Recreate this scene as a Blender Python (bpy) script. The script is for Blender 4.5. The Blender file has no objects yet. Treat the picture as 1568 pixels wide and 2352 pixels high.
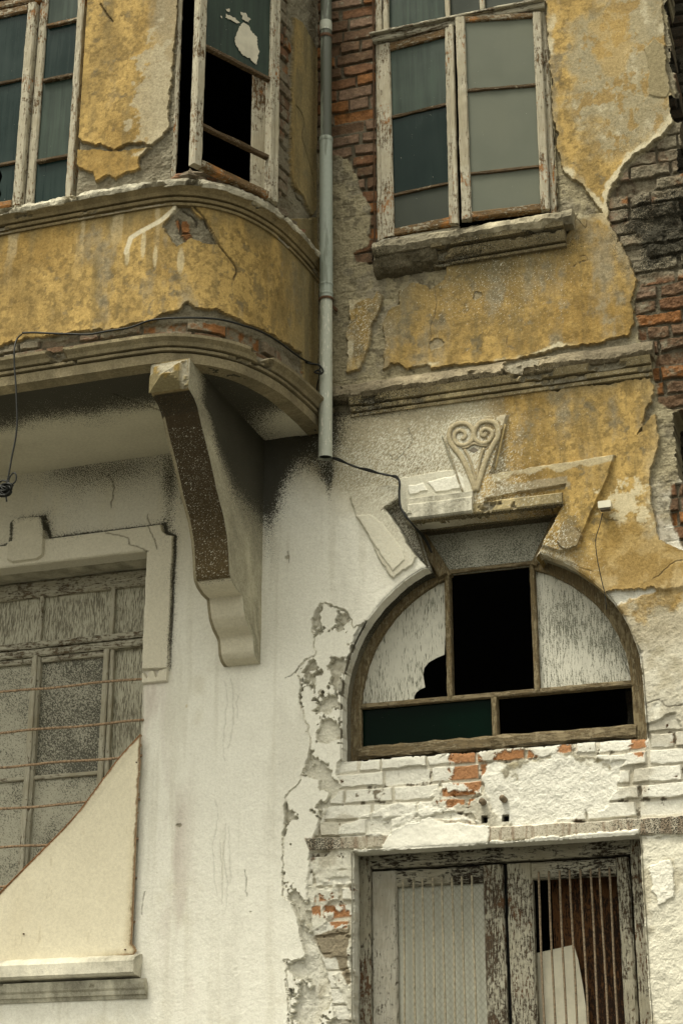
import bpy, math, random
import numpy as np
from mathutils import Vector, Matrix
random.seed(7)
scene = bpy.context.scene
R = math.radians

# ------------------------------------------------------------------ camera
CAM = np.array([0.0, -7.6, 1.6]); PITCH, YAW, FPX = R(21.6), R(18.4), 4040.0
cam_d = bpy.data.cameras.new('camera'); cam = bpy.data.objects.new('camera', cam_d)
scene.collection.objects.link(cam); scene.camera = cam
cam.location = CAM; cam.rotation_euler = (R(90) + PITCH, 0, YAW)
cam_d.sensor_fit = 'VERTICAL'; cam_d.sensor_height = 36.0; cam_d.sensor_width = 24.0
cam_d.lens = 36.0 * FPX / 2352.0; cam_d.clip_end = 500; cam_d.clip_start = 0.05
# ------------------------------------------------------------------ light
SUN_EL, SUN_AZ, SUN_W = 66, -30, 1.5          # degrees; azimuth from -y towards -x is negative
world = bpy.data.worlds.new('World'); scene.world = world; world.use_nodes = True
wn = world.node_tree.nodes; wl = world.node_tree.links
sky = wn.new('ShaderNodeTexSky'); sky.sky_type = 'NISHITA'; sky.sun_disc = False
sky.sun_elevation = R(SUN_EL); sky.sun_rotation = R(180 - SUN_AZ); sky.air_density = 1.0; sky.dust_density = 4.0
hs = wn.new('ShaderNodeHueSaturation'); hs.inputs['Saturation'].default_value = 0.12
tint = wn.new('ShaderNodeMixRGB'); tint.blend_type = 'MULTIPLY'; tint.inputs[0].default_value = 1
tint.inputs[2].default_value = (1.0, 0.965, 0.81, 1)
bg = wn['Background']; bg.inputs[1].default_value = 0.15
wl.new(sky.outputs[0], hs.inputs['Color']); wl.new(hs.outputs[0], tint.inputs[1]); wl.new(tint.outputs[0], bg.inputs[0])
sun_d = bpy.data.lights.new('sun', 'SUN'); sun_d.energy = SUN_W; sun_d.angle = R(14); sun_d.color = (1, 0.945, 0.80)
sun = bpy.data.objects.new('sun', sun_d); scene.collection.objects.link(sun)
sd = Vector((math.sin(R(SUN_AZ)) * math.cos(R(SUN_EL)), -math.cos(R(SUN_AZ)) * math.cos(R(SUN_EL)), math.sin(R(SUN_EL))))
sun.rotation_euler = sd.to_track_quat('Z', 'Y').to_euler(); sun.location = sd * 30
scene.view_settings.view_transform = 'Standard'; scene.view_settings.look = 'None'
scene.view_settings.exposure = 0.84; scene.view_settings.gamma = 1.0
scene.cycles.max_bounces = 5; scene.cycles.diffuse_bounces = 3; scene.cycles.use_denoising = True

# ------------------------------------------------------------------ measuring the photograph (1568 x 2352 units)
FW = np.array([-math.sin(YAW) * math.cos(PITCH), math.cos(YAW) * math.cos(PITCH), math.sin(PITCH)])
RT = np.array([math.cos(YAW), math.sin(YAW), 0.0]); UP = np.cross(RT, FW)
def ray(px, py): return FW + RT * (px - 784.0) / FPX - UP * (py - 1176.0) / FPX
def PY(px, py, Y=0.0):
    d = ray(px, py); return CAM + d * ((Y - CAM[1]) / d[1])
def PZ(px, py, Z):
    d = ray(px, py); return CAM + d * ((Z - CAM[2]) / d[2])
def PX(px, py, X):
    d = ray(px, py); return CAM + d * ((X - CAM[0]) / d[0])
def PL(px, py, P, n):
    d = ray(px, py); return CAM + d * (((P - CAM) @ n) / (d @ n))
def wxz(pts, Y=0.0): return np.array([PY(a, b, Y)[[0, 2]] for a, b in pts])

# ------------------------------------------------------------------ numeric noise and distance fields
def vnoise(x, y, s, seed):
    rs = np.random.RandomState(seed); T = rs.rand(256, 256).astype(np.float32)
    u = x / s + 1000.37; v = y / s + 1000.71
    iu = np.floor(u); iv = np.floor(v); fu = (u - iu).astype(np.float32); fv = (v - iv).astype(np.float32)
    iu = iu.astype(np.int32); iv = iv.astype(np.int32)
    fu = fu * fu * (3 - 2 * fu); fv = fv * fv * (3 - 2 * fv)
    a, b, c, d = iu & 255, (iu + 1) & 255, iv & 255, (iv + 1) & 255
    return (T[a, c] * (1 - fu) + T[b, c] * fu) * (1 - fv) + (T[a, d] * (1 - fu) + T[b, d] * fu) * fv
def fbm(x, y, s, seed, n=4, g=0.5):
    r = 0; w = 0; a = 1
    for i in range(n):
        r = r + a * vnoise(x, y, s / 2 ** i, seed + i * 17); w += a; a *= g
    return r / w - 0.5                      # about -0.5..0.5
def ss(a, b, x):
    t = np.clip((x - a) / (b - a), 0, 1); return t * t * (3 - 2 * t)
def sdf_raw(X, Z, P):
    n = len(P); best = np.full(X.shape, 1e9, np.float32); ins = np.zeros(X.shape, bool)
    for i in range(n):
        ax, az = P[i]; bx, bz = P[(i + 1) % n]; ex, ez = bx - ax, bz - az
        t = np.clip(((X - ax) * ex + (Z - az) * ez) / (ex * ex + ez * ez + 1e-12), 0, 1)
        dx = X - ax - t * ex; dz = Z - az - t * ez
        best = np.minimum(best, dx * dx + dz * dz)
        c = ((az > Z) != (bz > Z)) & (X < (bx - ax) * (Z - az) / (bz - az + 1e-12) + ax)
        ins ^= c
    d = np.sqrt(best); return np.where(ins, -d, d)
def line_raw(X, Z, P):
    best = np.full(X.shape, 1e9, np.float32)
    for i in range(len(P) - 1):
        ax, az = P[i]; bx, bz = P[i + 1]; ex, ez = bx - ax, bz - az
        t = np.clip(((X - ax) * ex + (Z - az) * ez) / (ex * ex + ez * ez + 1e-12), 0, 1)
        dx = X - ax - t * ex; dz = Z - az - t * ez
        best = np.minimum(best, dx * dx + dz * dz)
    return np.sqrt(best)

def tone_curve(c):
    """darkens every colour below white, to balance the brighter exposure"""
    c = np.asarray(c, float); l = c.max(-1, keepdims=True); return c * (0.64 + 0.36 * ss(0.42, 0.66, l))

class Sheet:
    """a relief over a surface with coordinates s (along) and z (up)"""
    def __init__(self, S, Z, pos, nrm):
        self.S1, self.Z1 = S, Z
        self.S, self.Z = np.meshgrid(S, Z); self.pos, self.nrm = pos, nrm
        sh = self.S.shape
        self.H = np.zeros(sh, np.float32); self.C = np.ones(sh + (3,), np.float32) * 0.5
        self.soot = np.zeros(sh, np.float32); self.fleck = np.zeros(sh, np.float32); self.rough = np.full(sh, 0.3, np.float32)
        s, z = self.S, self.Z
        self.w1 = fbm(s, z, 0.10, 11, 5, 0.6); self.w2 = fbm(s, z, 0.10, 91, 5, 0.6)
        self.w3 = fbm(s, z, 0.028, 191, 3, 0.65)
        self.hole = np.full(sh, 9.0, np.float32)
    def box(self, P, m):
        i0, i1 = np.searchsorted(self.S1, [P[:, 0].min() - m, P[:, 0].max() + m])
        j0, j1 = np.searchsorted(self.Z1, [P[:, 1].min() - m, P[:, 1].max() + m])
        return slice(j0, j1), slice(i0, i1)
    def sd(self, P, warp=0.05, m=0.12):
        P = np.asarray(P); out = np.full(self.S.shape, m + 0.3, np.float32)
        b = self.box(P, m + warp)
        out[b] = sdf_raw(self.S[b] + self.w1[b] * warp, self.Z[b] + self.w2[b] * warp, P) + self.w3[b] * min(warp * 0.65, 0.022)
        return out
    def ld(self, P, warp=0.05, m=0.05):
        P = np.asarray(P); out = np.full(self.S.shape, m + 0.3, np.float32)
        b = self.box(P, m + warp)
        out[b] = line_raw(self.S[b] + self.w1[b] * warp + self.w3[b] * warp * 0.3, self.Z[b] + self.w2[b] * warp, P)
        return out
    def col(self, mask, c, k=1.0):
        c = np.asarray(c, np.float32)
        m = (mask * k)[..., None]
        self.C = self.C * (1 - m) + (c if c.ndim > 1 else c[None, None, :]) * m
    def blob(self, s, z, rs, rz):
        return np.exp(-(((self.S - s) / rs) ** 2 + ((self.Z - z) / rz) ** 2)).astype(np.float32)
    def build(self, name, mat, parent, cut=None):
        ny, nx = self.S.shape
        co = (self.pos + self.nrm * self.H[..., None]).reshape(-1, 3)
        idx = np.arange(ny * nx).reshape(ny, nx)
        q = np.stack([idx[:-1, :-1], idx[:-1, 1:], idx[1:, 1:], idx[1:, :-1]], -1).reshape(-1, 4)
        h = self.hole.reshape(-1); keep = (h[q] > 0.0003).any(1)
        if cut is not None: keep &= ~(cut.reshape(-1)[q]).all(1)
        q = q[keep]
        used = np.zeros(ny * nx, bool); used[q.reshape(-1)] = True
        remap = np.cumsum(used) - 1; q = remap[q]; co = co[used]
        me = bpy.data.meshes.new(name); n = len(co); f = len(q)
        me.vertices.add(n); me.vertices.foreach_set('co', co.astype(np.float32).ravel())
        me.loops.add(f * 4); me.loops.foreach_set('vertex_index', q.astype(np.int32).ravel())
        me.polygons.add(f); me.polygons.foreach_set('loop_start', np.arange(0, f * 4, 4, dtype=np.int32))
        me.update(calc_edges=True); me.validate()
        me.polygons.foreach_set('use_smooth', np.zeros(f, bool))
        def attr(nm, a):
            at = me.color_attributes.new(nm, 'FLOAT_COLOR', 'POINT')
            d = np.ones((n, 4), np.float32); d[:, :a.shape[1]] = a; at.data.foreach_set('color', d.ravel())
        attr('tone', np.clip(tone_curve(self.C.reshape(-1, 3)[used]), 0.004, 1))
        fx = np.stack([self.soot, self.fleck, self.rough], -1).reshape(-1, 3)[used]
        attr('wear', np.clip(fx, 0, 1))
        me.materials.append(mat)
        return link(name, me, parent)

# ------------------------------------------------------------------ object helpers
def link(name, me, parent=None):
    o = bpy.data.objects.new(name, me); scene.collection.objects.link(o)
    if parent is not None:
        o.parent = parent; o.matrix_parent_inverse = Matrix.Translation(-world_loc(parent))
    return o
def world_loc(o):
    return Vector(o.location)                # parts keep location 0, so their frame is the world's
def thing(name, label, cat, loc, group=None):
    o = bpy.data.objects.new(name, None); scene.collection.objects.link(o)
    o.location = loc; o.empty_display_size = 0.1; tag(o, label, cat, group); return o
def tag(o, label, cat, group=None):
    o['label'] = label; o['category'] = cat
    if group: o['group'] = group
    return o
def part(name, parent, label=None):          # an empty part that carries sub-parts
    o = bpy.data.objects.new(name, None); scene.collection.objects.link(o)
    o.parent = parent; o.matrix_parent_inverse = Matrix.Translation(-world_loc(parent)); o.empty_display_size = 0.05
    if label: o['label'] = label
    return o
class MB:
    def __init__(s): s.v = []; s.f = []; s.c = []; s.w = []; s.smooth = []; s.parts = []
    def add(s, v, f, smooth=False, c=None, w=None):
        n = len(s.v); s.parts.append((n, n + len(v), len(s.f), len(s.f) + len(f))); s.v += [tuple(map(float, p)) for p in v]; s.f += [tuple(i + n for i in q) for q in f]
        s.smooth += [smooth] * len(f)
        s.c += list(c) if c is not None else [(0.5, 0.5, 0.5)] * len(v)
        s.w += list(w) if w is not None else [(0, 0, 0.3)] * len(v)
    SPLIT = ('window_frame', 'transom', 'sash_stile', 'sash_rail', 'cross_bar', 'mullion', 'keystone_frame', 'arch_frame', 'door_jamb', 'door_rail', 'fixing_nail', 'mortar_lump', 'arch_reveal', 'door_reveal', 'window_reveal', 'scroll_ornament', 'bottom_rail')
    def build(s, name, mat, parent=None):
        if name in MB.SPLIT and len(s.parts) > 1:
            o = None
            for v0, v1, f0, f1 in s.parts:
                q = MB(); q.add(s.v[v0:v1], [tuple(i - v0 for i in f) for f in s.f[f0:f1]], False, s.c[v0:v1], s.w[v0:v1]); q.smooth = s.smooth[f0:f1]
                o = q.build(name, mat, parent)
            return o
        me = bpy.data.meshes.new(name); me.from_pydata(s.v, [], s.f); me.materials.append(mat)
        me.polygons.foreach_set('use_smooth', s.smooth)
        for nm, a in (('tone', tone_curve(s.c)), ('wear', s.w)):
            at = me.color_attributes.new(nm, 'FLOAT_COLOR', 'POINT')
            d = np.ones((len(s.v), 4), np.float32); d[:, :3] = np.clip(np.array(a), 0.0, 1); at.data.foreach_set('color', d.ravel())
        me.update(); return link(name, me, parent)
_jn = [0]
def board(mb, a, b, w, t, face, jit=0.0008, step=0.04, cut=0.18):
    """a worn timber from a to b; w across, t along the outward direction `face` (a,b lie on the middle of its front face)"""
    a = np.array(a, float); b = np.array(b, float); L = np.linalg.norm(b - a); d = (b - a) / L
    f = np.array(face, float); f -= d * (f @ d); f /= np.linalg.norm(f); s = np.cross(d, f)
    n = max(2, int(L / step)); bev = min(w, t) * cut
    pr = [(-w/2, -bev), (-w/2 + bev, 0), (w/2 - bev, 0), (w/2, -bev), (w/2, -t), (-w/2, -t)]
    _jn[0] += 1; rs = np.random.RandomState(_jn[0]); v = []; fc = []
    wob = np.cumsum(rs.randn(n + 1)) * jit * 0.3
    for i in range(n + 1):
        for k, (x, y) in enumerate(pr):
            jx, jy = rs.randn(2) * jit * (1 if k in (0, 1, 2, 3) else 0.3)
            v.append(a + d * (L * i / n) + s * (x + jx + wob[i] * 0.3) + f * (y + jy))
    for i in range(n):
        for k in range(6):
            j = (k + 1) % 6; fc.append((i*6 + k, i*6 + j, i*6 + 6 + j, i*6 + 6 + k))
    fc.append(tuple(range(5, -1, -1))); fc.append(tuple(n*6 + k for k in range(6)))
    mb.add(v, fc)
def tube(mb, pts, r, seg=8, c=None, w=None, caps=True):
    P = [np.array(p, float) for p in pts]; n = len(P); v = []; fc = []
    up = np.array([0.13, 0.21, 0.97])
    for i in range(n):
        t = P[min(i + 1, n - 1)] - P[max(i - 1, 0)]; t /= np.linalg.norm(t) + 1e-12
        a = np.cross(t, up)
        if np.linalg.norm(a) < 0.1: a = np.cross(t, np.array([1.0, 0.1, 0]))
        a /= np.linalg.norm(a); b = np.cross(t, a); rr = r[i] if hasattr(r, '__len__') else r
        for k in range(seg):
            q = 2 * math.pi * k / seg; v.append(P[i] + (a * math.cos(q) + b * math.sin(q)) * rr)
    for i in range(n - 1):
        for k in range(seg):
            j = (k + 1) % seg; fc.append((i*seg + k, i*seg + j, i*seg + seg + j, i*seg + seg + k))
    if caps: fc.append(tuple(range(seg - 1, -1, -1))); fc.append(tuple((n-1)*seg + k for k in range(seg)))
    mb.add(v, fc, True, c, w)
def smooth_line(pts, n=6):
    P = [np.array(p, float) for p in pts]; P = [2*P[0] - P[1]] + P + [2*P[-1] - P[-2]]; out = []
    for i in range(1, len(P) - 2):
        for k in range(n):
            t = k / n; a, b, c, d = P[i-1:i+3]
            out.append(0.5 * (2*b + (c - a)*t + (2*a - 5*b + 4*c - d)*t*t + (3*b - a - 3*c + d)*t**3))
    out.append(P[-2]); return out
def prism(mb, poly, y0, y1):
    """a polygon in (x,z) extruded from y0 (front) to y1"""
    n = len(poly); v = [(p[0], y0, p[1]) for p in poly] + [(p[0], y1, p[1]) for p in poly]
    mb.add(v, [tuple(range(n)), tuple(range(2*n - 1, n - 1, -1))] + [(i, (i+1) % n, n + (i+1) % n, n + i) for i in range(n)])
def boxm(mb, x0, x1, y0, y1, z0, z1):
    prism(mb, [(x0, z0), (x1, z0), (x1, z1), (x0, z1)], y0, y1)

# ------------------------------------------------------------------ materials
def new_mat(name):
    m = bpy.data.materials.new(name); m.use_nodes = True; nt = m.node_tree; nt.nodes.clear()
    out = nt.nodes.new('ShaderNodeOutputMaterial'); b = nt.nodes.new('ShaderNodeBsdfPrincipled')
    nt.links.new(b.outputs[0], out.inputs[0]); b.inputs['Roughness'].default_value = 0.85
    b.inputs['Specular IOR Level'].default_value = 0.25
    return m, nt, b
class NT:
    def __init__(s, nt): s.nt = nt; s.geo = nt.nodes.new('ShaderNodeNewGeometry')
    def put(s, sock, v):
        if isinstance(v, (int, float)): sock.default_value = v
        elif isinstance(v, tuple): sock.default_value = v if len(v) == len(sock.default_value) else v + (1,)
        else: s.nt.links.new(v, sock)
    def math(s, op, a, b=0.0, c=0.0):
        n = s.nt.nodes.new('ShaderNodeMath'); n.operation = op
        for i, q in enumerate((a, b, c)): s.put(n.inputs[i], q)
        return n.outputs[0]
    def mapped(s, scale, rot=(0, 0, 0), loc=(0, 0, 0)):
        n = s.nt.nodes.new('ShaderNodeMapping'); n.vector_type = 'POINT'
        s.nt.links.new(s.geo.outputs['Position'], n.inputs[0])
        m0 = s.nt.nodes.new('ShaderNodeMapping'); s.nt.links.new(n.outputs[0], m0.inputs[0])
        n.inputs['Rotation'].default_value = rot; m0.inputs['Scale'].default_value = scale; m0.inputs['Location'].default_value = loc
        return m0.outputs[0]
    def noise(s, scale, vec=None, detail=4, rough=0.55, dist=0.0, rot=(0, 0, 0), loc=(0, 0, 0)):
        n = s.nt.nodes.new('ShaderNodeTexNoise'); n.inputs['Detail'].default_value = detail
        n.inputs['Roughness'].default_value = rough; n.inputs['Distortion'].default_value = dist
        if isinstance(scale, tuple): n.inputs['Scale'].default_value = 1; s.nt.links.new(s.mapped(scale, rot, loc), n.inputs['Vector'])
        else: n.inputs['Scale'].default_value = scale; s.nt.links.new(vec or s.mapped((1, 1, 1), rot, loc), n.inputs['Vector'])
        return n.outputs['Fac']
    def step(s, v, lo, hi):
        n = s.nt.nodes.new('ShaderNodeMapRange'); n.interpolation_type = 'SMOOTHSTEP'
        s.put(n.inputs['Value'], v); s.put(n.inputs['From Min'], lo); s.put(n.inputs['From Max'], hi); return n.outputs[0]
    def mix(s, f, a, b, mode='MIX'):
        n = s.nt.nodes.new('ShaderNodeMixRGB'); n.blend_type = mode
        s.put(n.inputs[0], f); s.put(n.inputs[1], a); s.put(n.inputs[2], b); return n.outputs[0]
    def bump(s, b, h, strength, dist):
        n = s.nt.nodes.new('ShaderNodeBump'); n.inputs['Distance'].default_value = dist
        s.put(n.inputs['Strength'], strength); s.put(n.inputs['Height'], h); s.nt.links.new(n.outputs[0], b.inputs['Normal'])

def mat_weathered():
    m, nt, b = new_mat('weathered_render'); N = NT(nt)
    at = nt.nodes.new('ShaderNodeAttribute'); at.attribute_name = 'tone'
    aw = nt.nodes.new('ShaderNodeAttribute'); aw.attribute_name = 'wear'
    sep = nt.nodes.new('ShaderNodeSeparateColor'); nt.links.new(aw.outputs['Color'], sep.inputs[0])
    soot, fleck, rough = sep.outputs[0], sep.outputs[1], sep.outputs[2]
    fine = N.noise(240, detail=3, rough=0.7); mid = N.noise(75, detail=6, rough=0.72); big = N.noise(7, detail=6, rough=0.6)
    base = at.outputs['Color']
    bwn = nt.nodes.new('ShaderNodeRGBToBW'); nt.links.new(base, bwn.inputs[0]); lumf = N.step(bwn.outputs[0], 0.30, 0.62)
    v = N.math('ADD', N.math('MULTIPLY', fine, 0.4), N.math('ADD', N.math('MULTIPLY', mid, 0.6), N.math('MULTIPLY', big, 0.18)))
    base = N.mix(1.0, base, N.mix(N.step(v, 0.40, 0.76), N.mix(lumf, (0.64, 0.62, 0.56), (0.86, 0.85, 0.83)), N.mix(lumf, (1.22, 1.21, 1.18), (1.08, 1.08, 1.07))), 'MULTIPLY')
    pit = N.noise(48, detail=7, rough=0.8, loc=(5, 2, 7))
    base = N.mix(N.math('MULTIPLY', N.step(pit, 0.60, 0.68), N.math('MULTIPLY', N.math('MULTIPLY_ADD', rough, 0.35, 0.12), N.math('MULTIPLY_ADD', lumf, -0.6, 1.0))), base, N.mix(0.6, base, (0.05, 0.043, 0.03)))
    # grime: short dark grains whose density is the soot value
    g1 = N.noise((170, 170, 210), detail=5, rough=0.75, rot=(0, R(35), 0))
    lo = N.math('MULTIPLY_ADD', soot, -0.40, 0.68)
    base = N.mix(N.math('MULTIPLY', N.step(g1, lo, N.math('ADD', lo, 0.06)), N.math('MINIMUM', N.math('MULTIPLY', soot, 6.0), 0.95)), base, (0.028, 0.026, 0.017))
    # white overspray: slanting flecks
    w1 = N.noise((230, 230, 80), detail=3, rough=0.65, rot=(0, R(-42), 0), loc=(3, 1, 8))
    lo2 = N.math('MULTIPLY_ADD', fleck, -0.34, 0.70)
    base = N.mix(N.math('MULTIPLY', N.step(w1, lo2, N.math('ADD', lo2, 0.07)), N.math('MINIMUM', N.math('MULTIPLY', fleck, 6.0), 0.88)), base, (0.66, 0.645, 0.54))
    nt.links.new(base, b.inputs['Base Color'])
    h = N.math('ADD', N.math('MULTIPLY', N.noise(28, detail=9, rough=0.8), 1.0), N.math('MULTIPLY', mid, 0.45))
    N.bump(b, h, N.math('MULTIPLY_ADD', rough, 0.8, 0.20), 0.016)
    b.inputs['Roughness'].default_value = 0.92
    return m
def mat_wood(name, paint, wood, cover, horizontal=False, bare2=None):
    m, nt, b = new_mat(name); N = NT(nt)
    sc = (18, 90, 330) if horizontal else (330, 90, 16); sc2 = (22, 60, 120) if horizontal else (120, 60, 20)
    gr = N.noise(sc, detail=5, rough=0.75); pn = N.noise(sc2, detail=8, rough=0.8, loc=(2, 5, 1)); spot = N.noise(60, detail=6, rough=0.75); area = N.noise(4.5, detail=4)
    w = N.mix(N.step(gr, 0.35, 0.65), tuple(c * 0.35 for c in wood), wood)
    if bare2: w = N.mix(N.step(N.noise(6, detail=3), 0.52, 0.62), w, bare2)
    p = N.mix(N.step(gr, 0.38, 0.66), tuple(c * 0.70 for c in paint), paint)
    p = N.mix(N.math('MULTIPLY', N.step(area, 0.42, 0.72), 0.55), p, tuple(c * k for c, k in zip(paint, (0.5, 0.45, 0.36))))
    k = N.math('ADD', N.math('MULTIPLY', pn, 0.5), N.math('ADD', N.math('MULTIPLY', spot, 0.25), N.math('MULTIPLY', area, 0.25)))
    lo = 0.60 - 0.22 * cover
    f = N.step(k, lo, lo + 0.03)
    nt.links.new(N.mix(f, w, p), b.inputs['Base Color'])
    N.bump(b, N.math('ADD', N.math('MULTIPLY', f, 0.6), N.math('MULTIPLY', gr, 0.9)), 0.9, 0.004)
    return m
def mat_glass(name, tint_c, dust, dust_c=(0.26, 0.28, 0.23), rough=0.08, streak=True, spec=0.12):
    m, nt, b = new_mat(name); N = NT(nt)
    st = N.noise((46, 46, 2.2), detail=5, rough=0.6); bl = N.noise(3.0, detail=4); sp = N.noise(150, detail=1)
    f = N.math('MULTIPLY', N.step(N.math('ADD', N.math('MULTIPLY', st, 0.6 if streak else 0.1), N.math('MULTIPLY', bl, 0.5 if streak else 1.0)), 0.35, 0.85), dust)
    f = N.math('ADD', f, dust * 0.45)
    c = N.mix(f, tint_c, dust_c); c = N.mix(N.step(sp, 0.80, 0.83), c, (0.5, 0.5, 0.42))
    nt.links.new(c, b.inputs['Base Color']); N.put(b.inputs['Roughness'], N.math('MULTIPLY_ADD', f, 0.9, rough))
    b.inputs['Specular IOR Level'].default_value = spec; N.bump(b, N.noise(2.2, detail=2), 0.25, 0.03)
    return m
def mat_painted_glass(name, cover, top=None, white=(0.62, 0.605, 0.51), dark=(0.15, 0.15, 0.11), grains=0.0):
    """glass brushed with whitewash that has run down in drips"""
    m, nt, b = new_mat(name); N = NT(nt)
    d = N.noise((230, 230, 24), detail=5, rough=0.62, dist=0.5); g = N.noise((190, 190, 130), detail=4, rough=0.7, rot=(0, R(40), 0)); bl = N.noise(4.5, detail=3)
    k = N.mix(grains, d, g) if grains else d
    lo = 0.60 - 0.26 * cover
    th = N.math('ADD', N.math('MULTIPLY', N.math('SUBTRACT', bl, 0.5), 0.30), lo)
    f = N.step(k, th, N.math('ADD', th, 0.10))
    c = N.mix(f, dark, N.mix(N.noise(30, detail=4), tuple(x * 0.75 for x in white), white))
    nt.links.new(c, b.inputs['Base Color']); b.inputs['Roughness'].default_value = 0.45; b.inputs['Specular IOR Level'].default_value = 0.3
    N.bump(b, f, 0.5, 0.002); return m
def mat_plain(name, c, rough=0.8, var=0.25, scale=30, metal=0.0, bump=0.3):
    m, nt, b = new_mat(name); N = NT(nt); n = N.noise(scale, detail=6, rough=0.65)
    nt.links.new(N.mix(N.step(n, 0.3, 0.7), tuple(x * (1 - var) for x in c), tuple(min(1, x * (1 + var)) for x in c)), b.inputs['Base Color'])
    b.inputs['Roughness'].default_value = rough; b.inputs['Metallic'].default_value = metal
    if bump: N.bump(b, n, bump, 0.004)
    return m
def mat_zinc(name, c, stain, amount, white=0.0):
    m, nt, b = new_mat(name); N = NT(nt)
    s = N.noise((16, 16, 1.6), detail=6, rough=0.65); f = N.math('MULTIPLY', N.step(s, 0.60 - 0.22 * amount, 0.68 - 0.22 * amount), 0.85)
    cc = N.mix(N.noise(60, detail=4), tuple(x * 0.85 for x in c), tuple(x * 1.1 for x in c)); cc = N.mix(f, cc, stain)
    w = N.noise((120, 120, 22), detail=3, rough=0.6, loc=(4, 0, 2))
    if white: cc = N.mix(N.step(w, 0.66 - 0.2 * white, 0.70 - 0.2 * white), cc, (0.62, 0.61, 0.52))
    nt.links.new(cc, b.inputs['Base Color']); b.inputs['Roughness'].default_value = 0.55; b.inputs['Specular IOR Level'].default_value = 0.4
    N.bump(b, N.noise(25, detail=4), 0.15, 0.004); return m
CREAM = (0.53, 0.49, 0.375); BARE = (0.20, 0.125, 0.055); RUSTW = (0.33, 0.15, 0.045)
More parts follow.
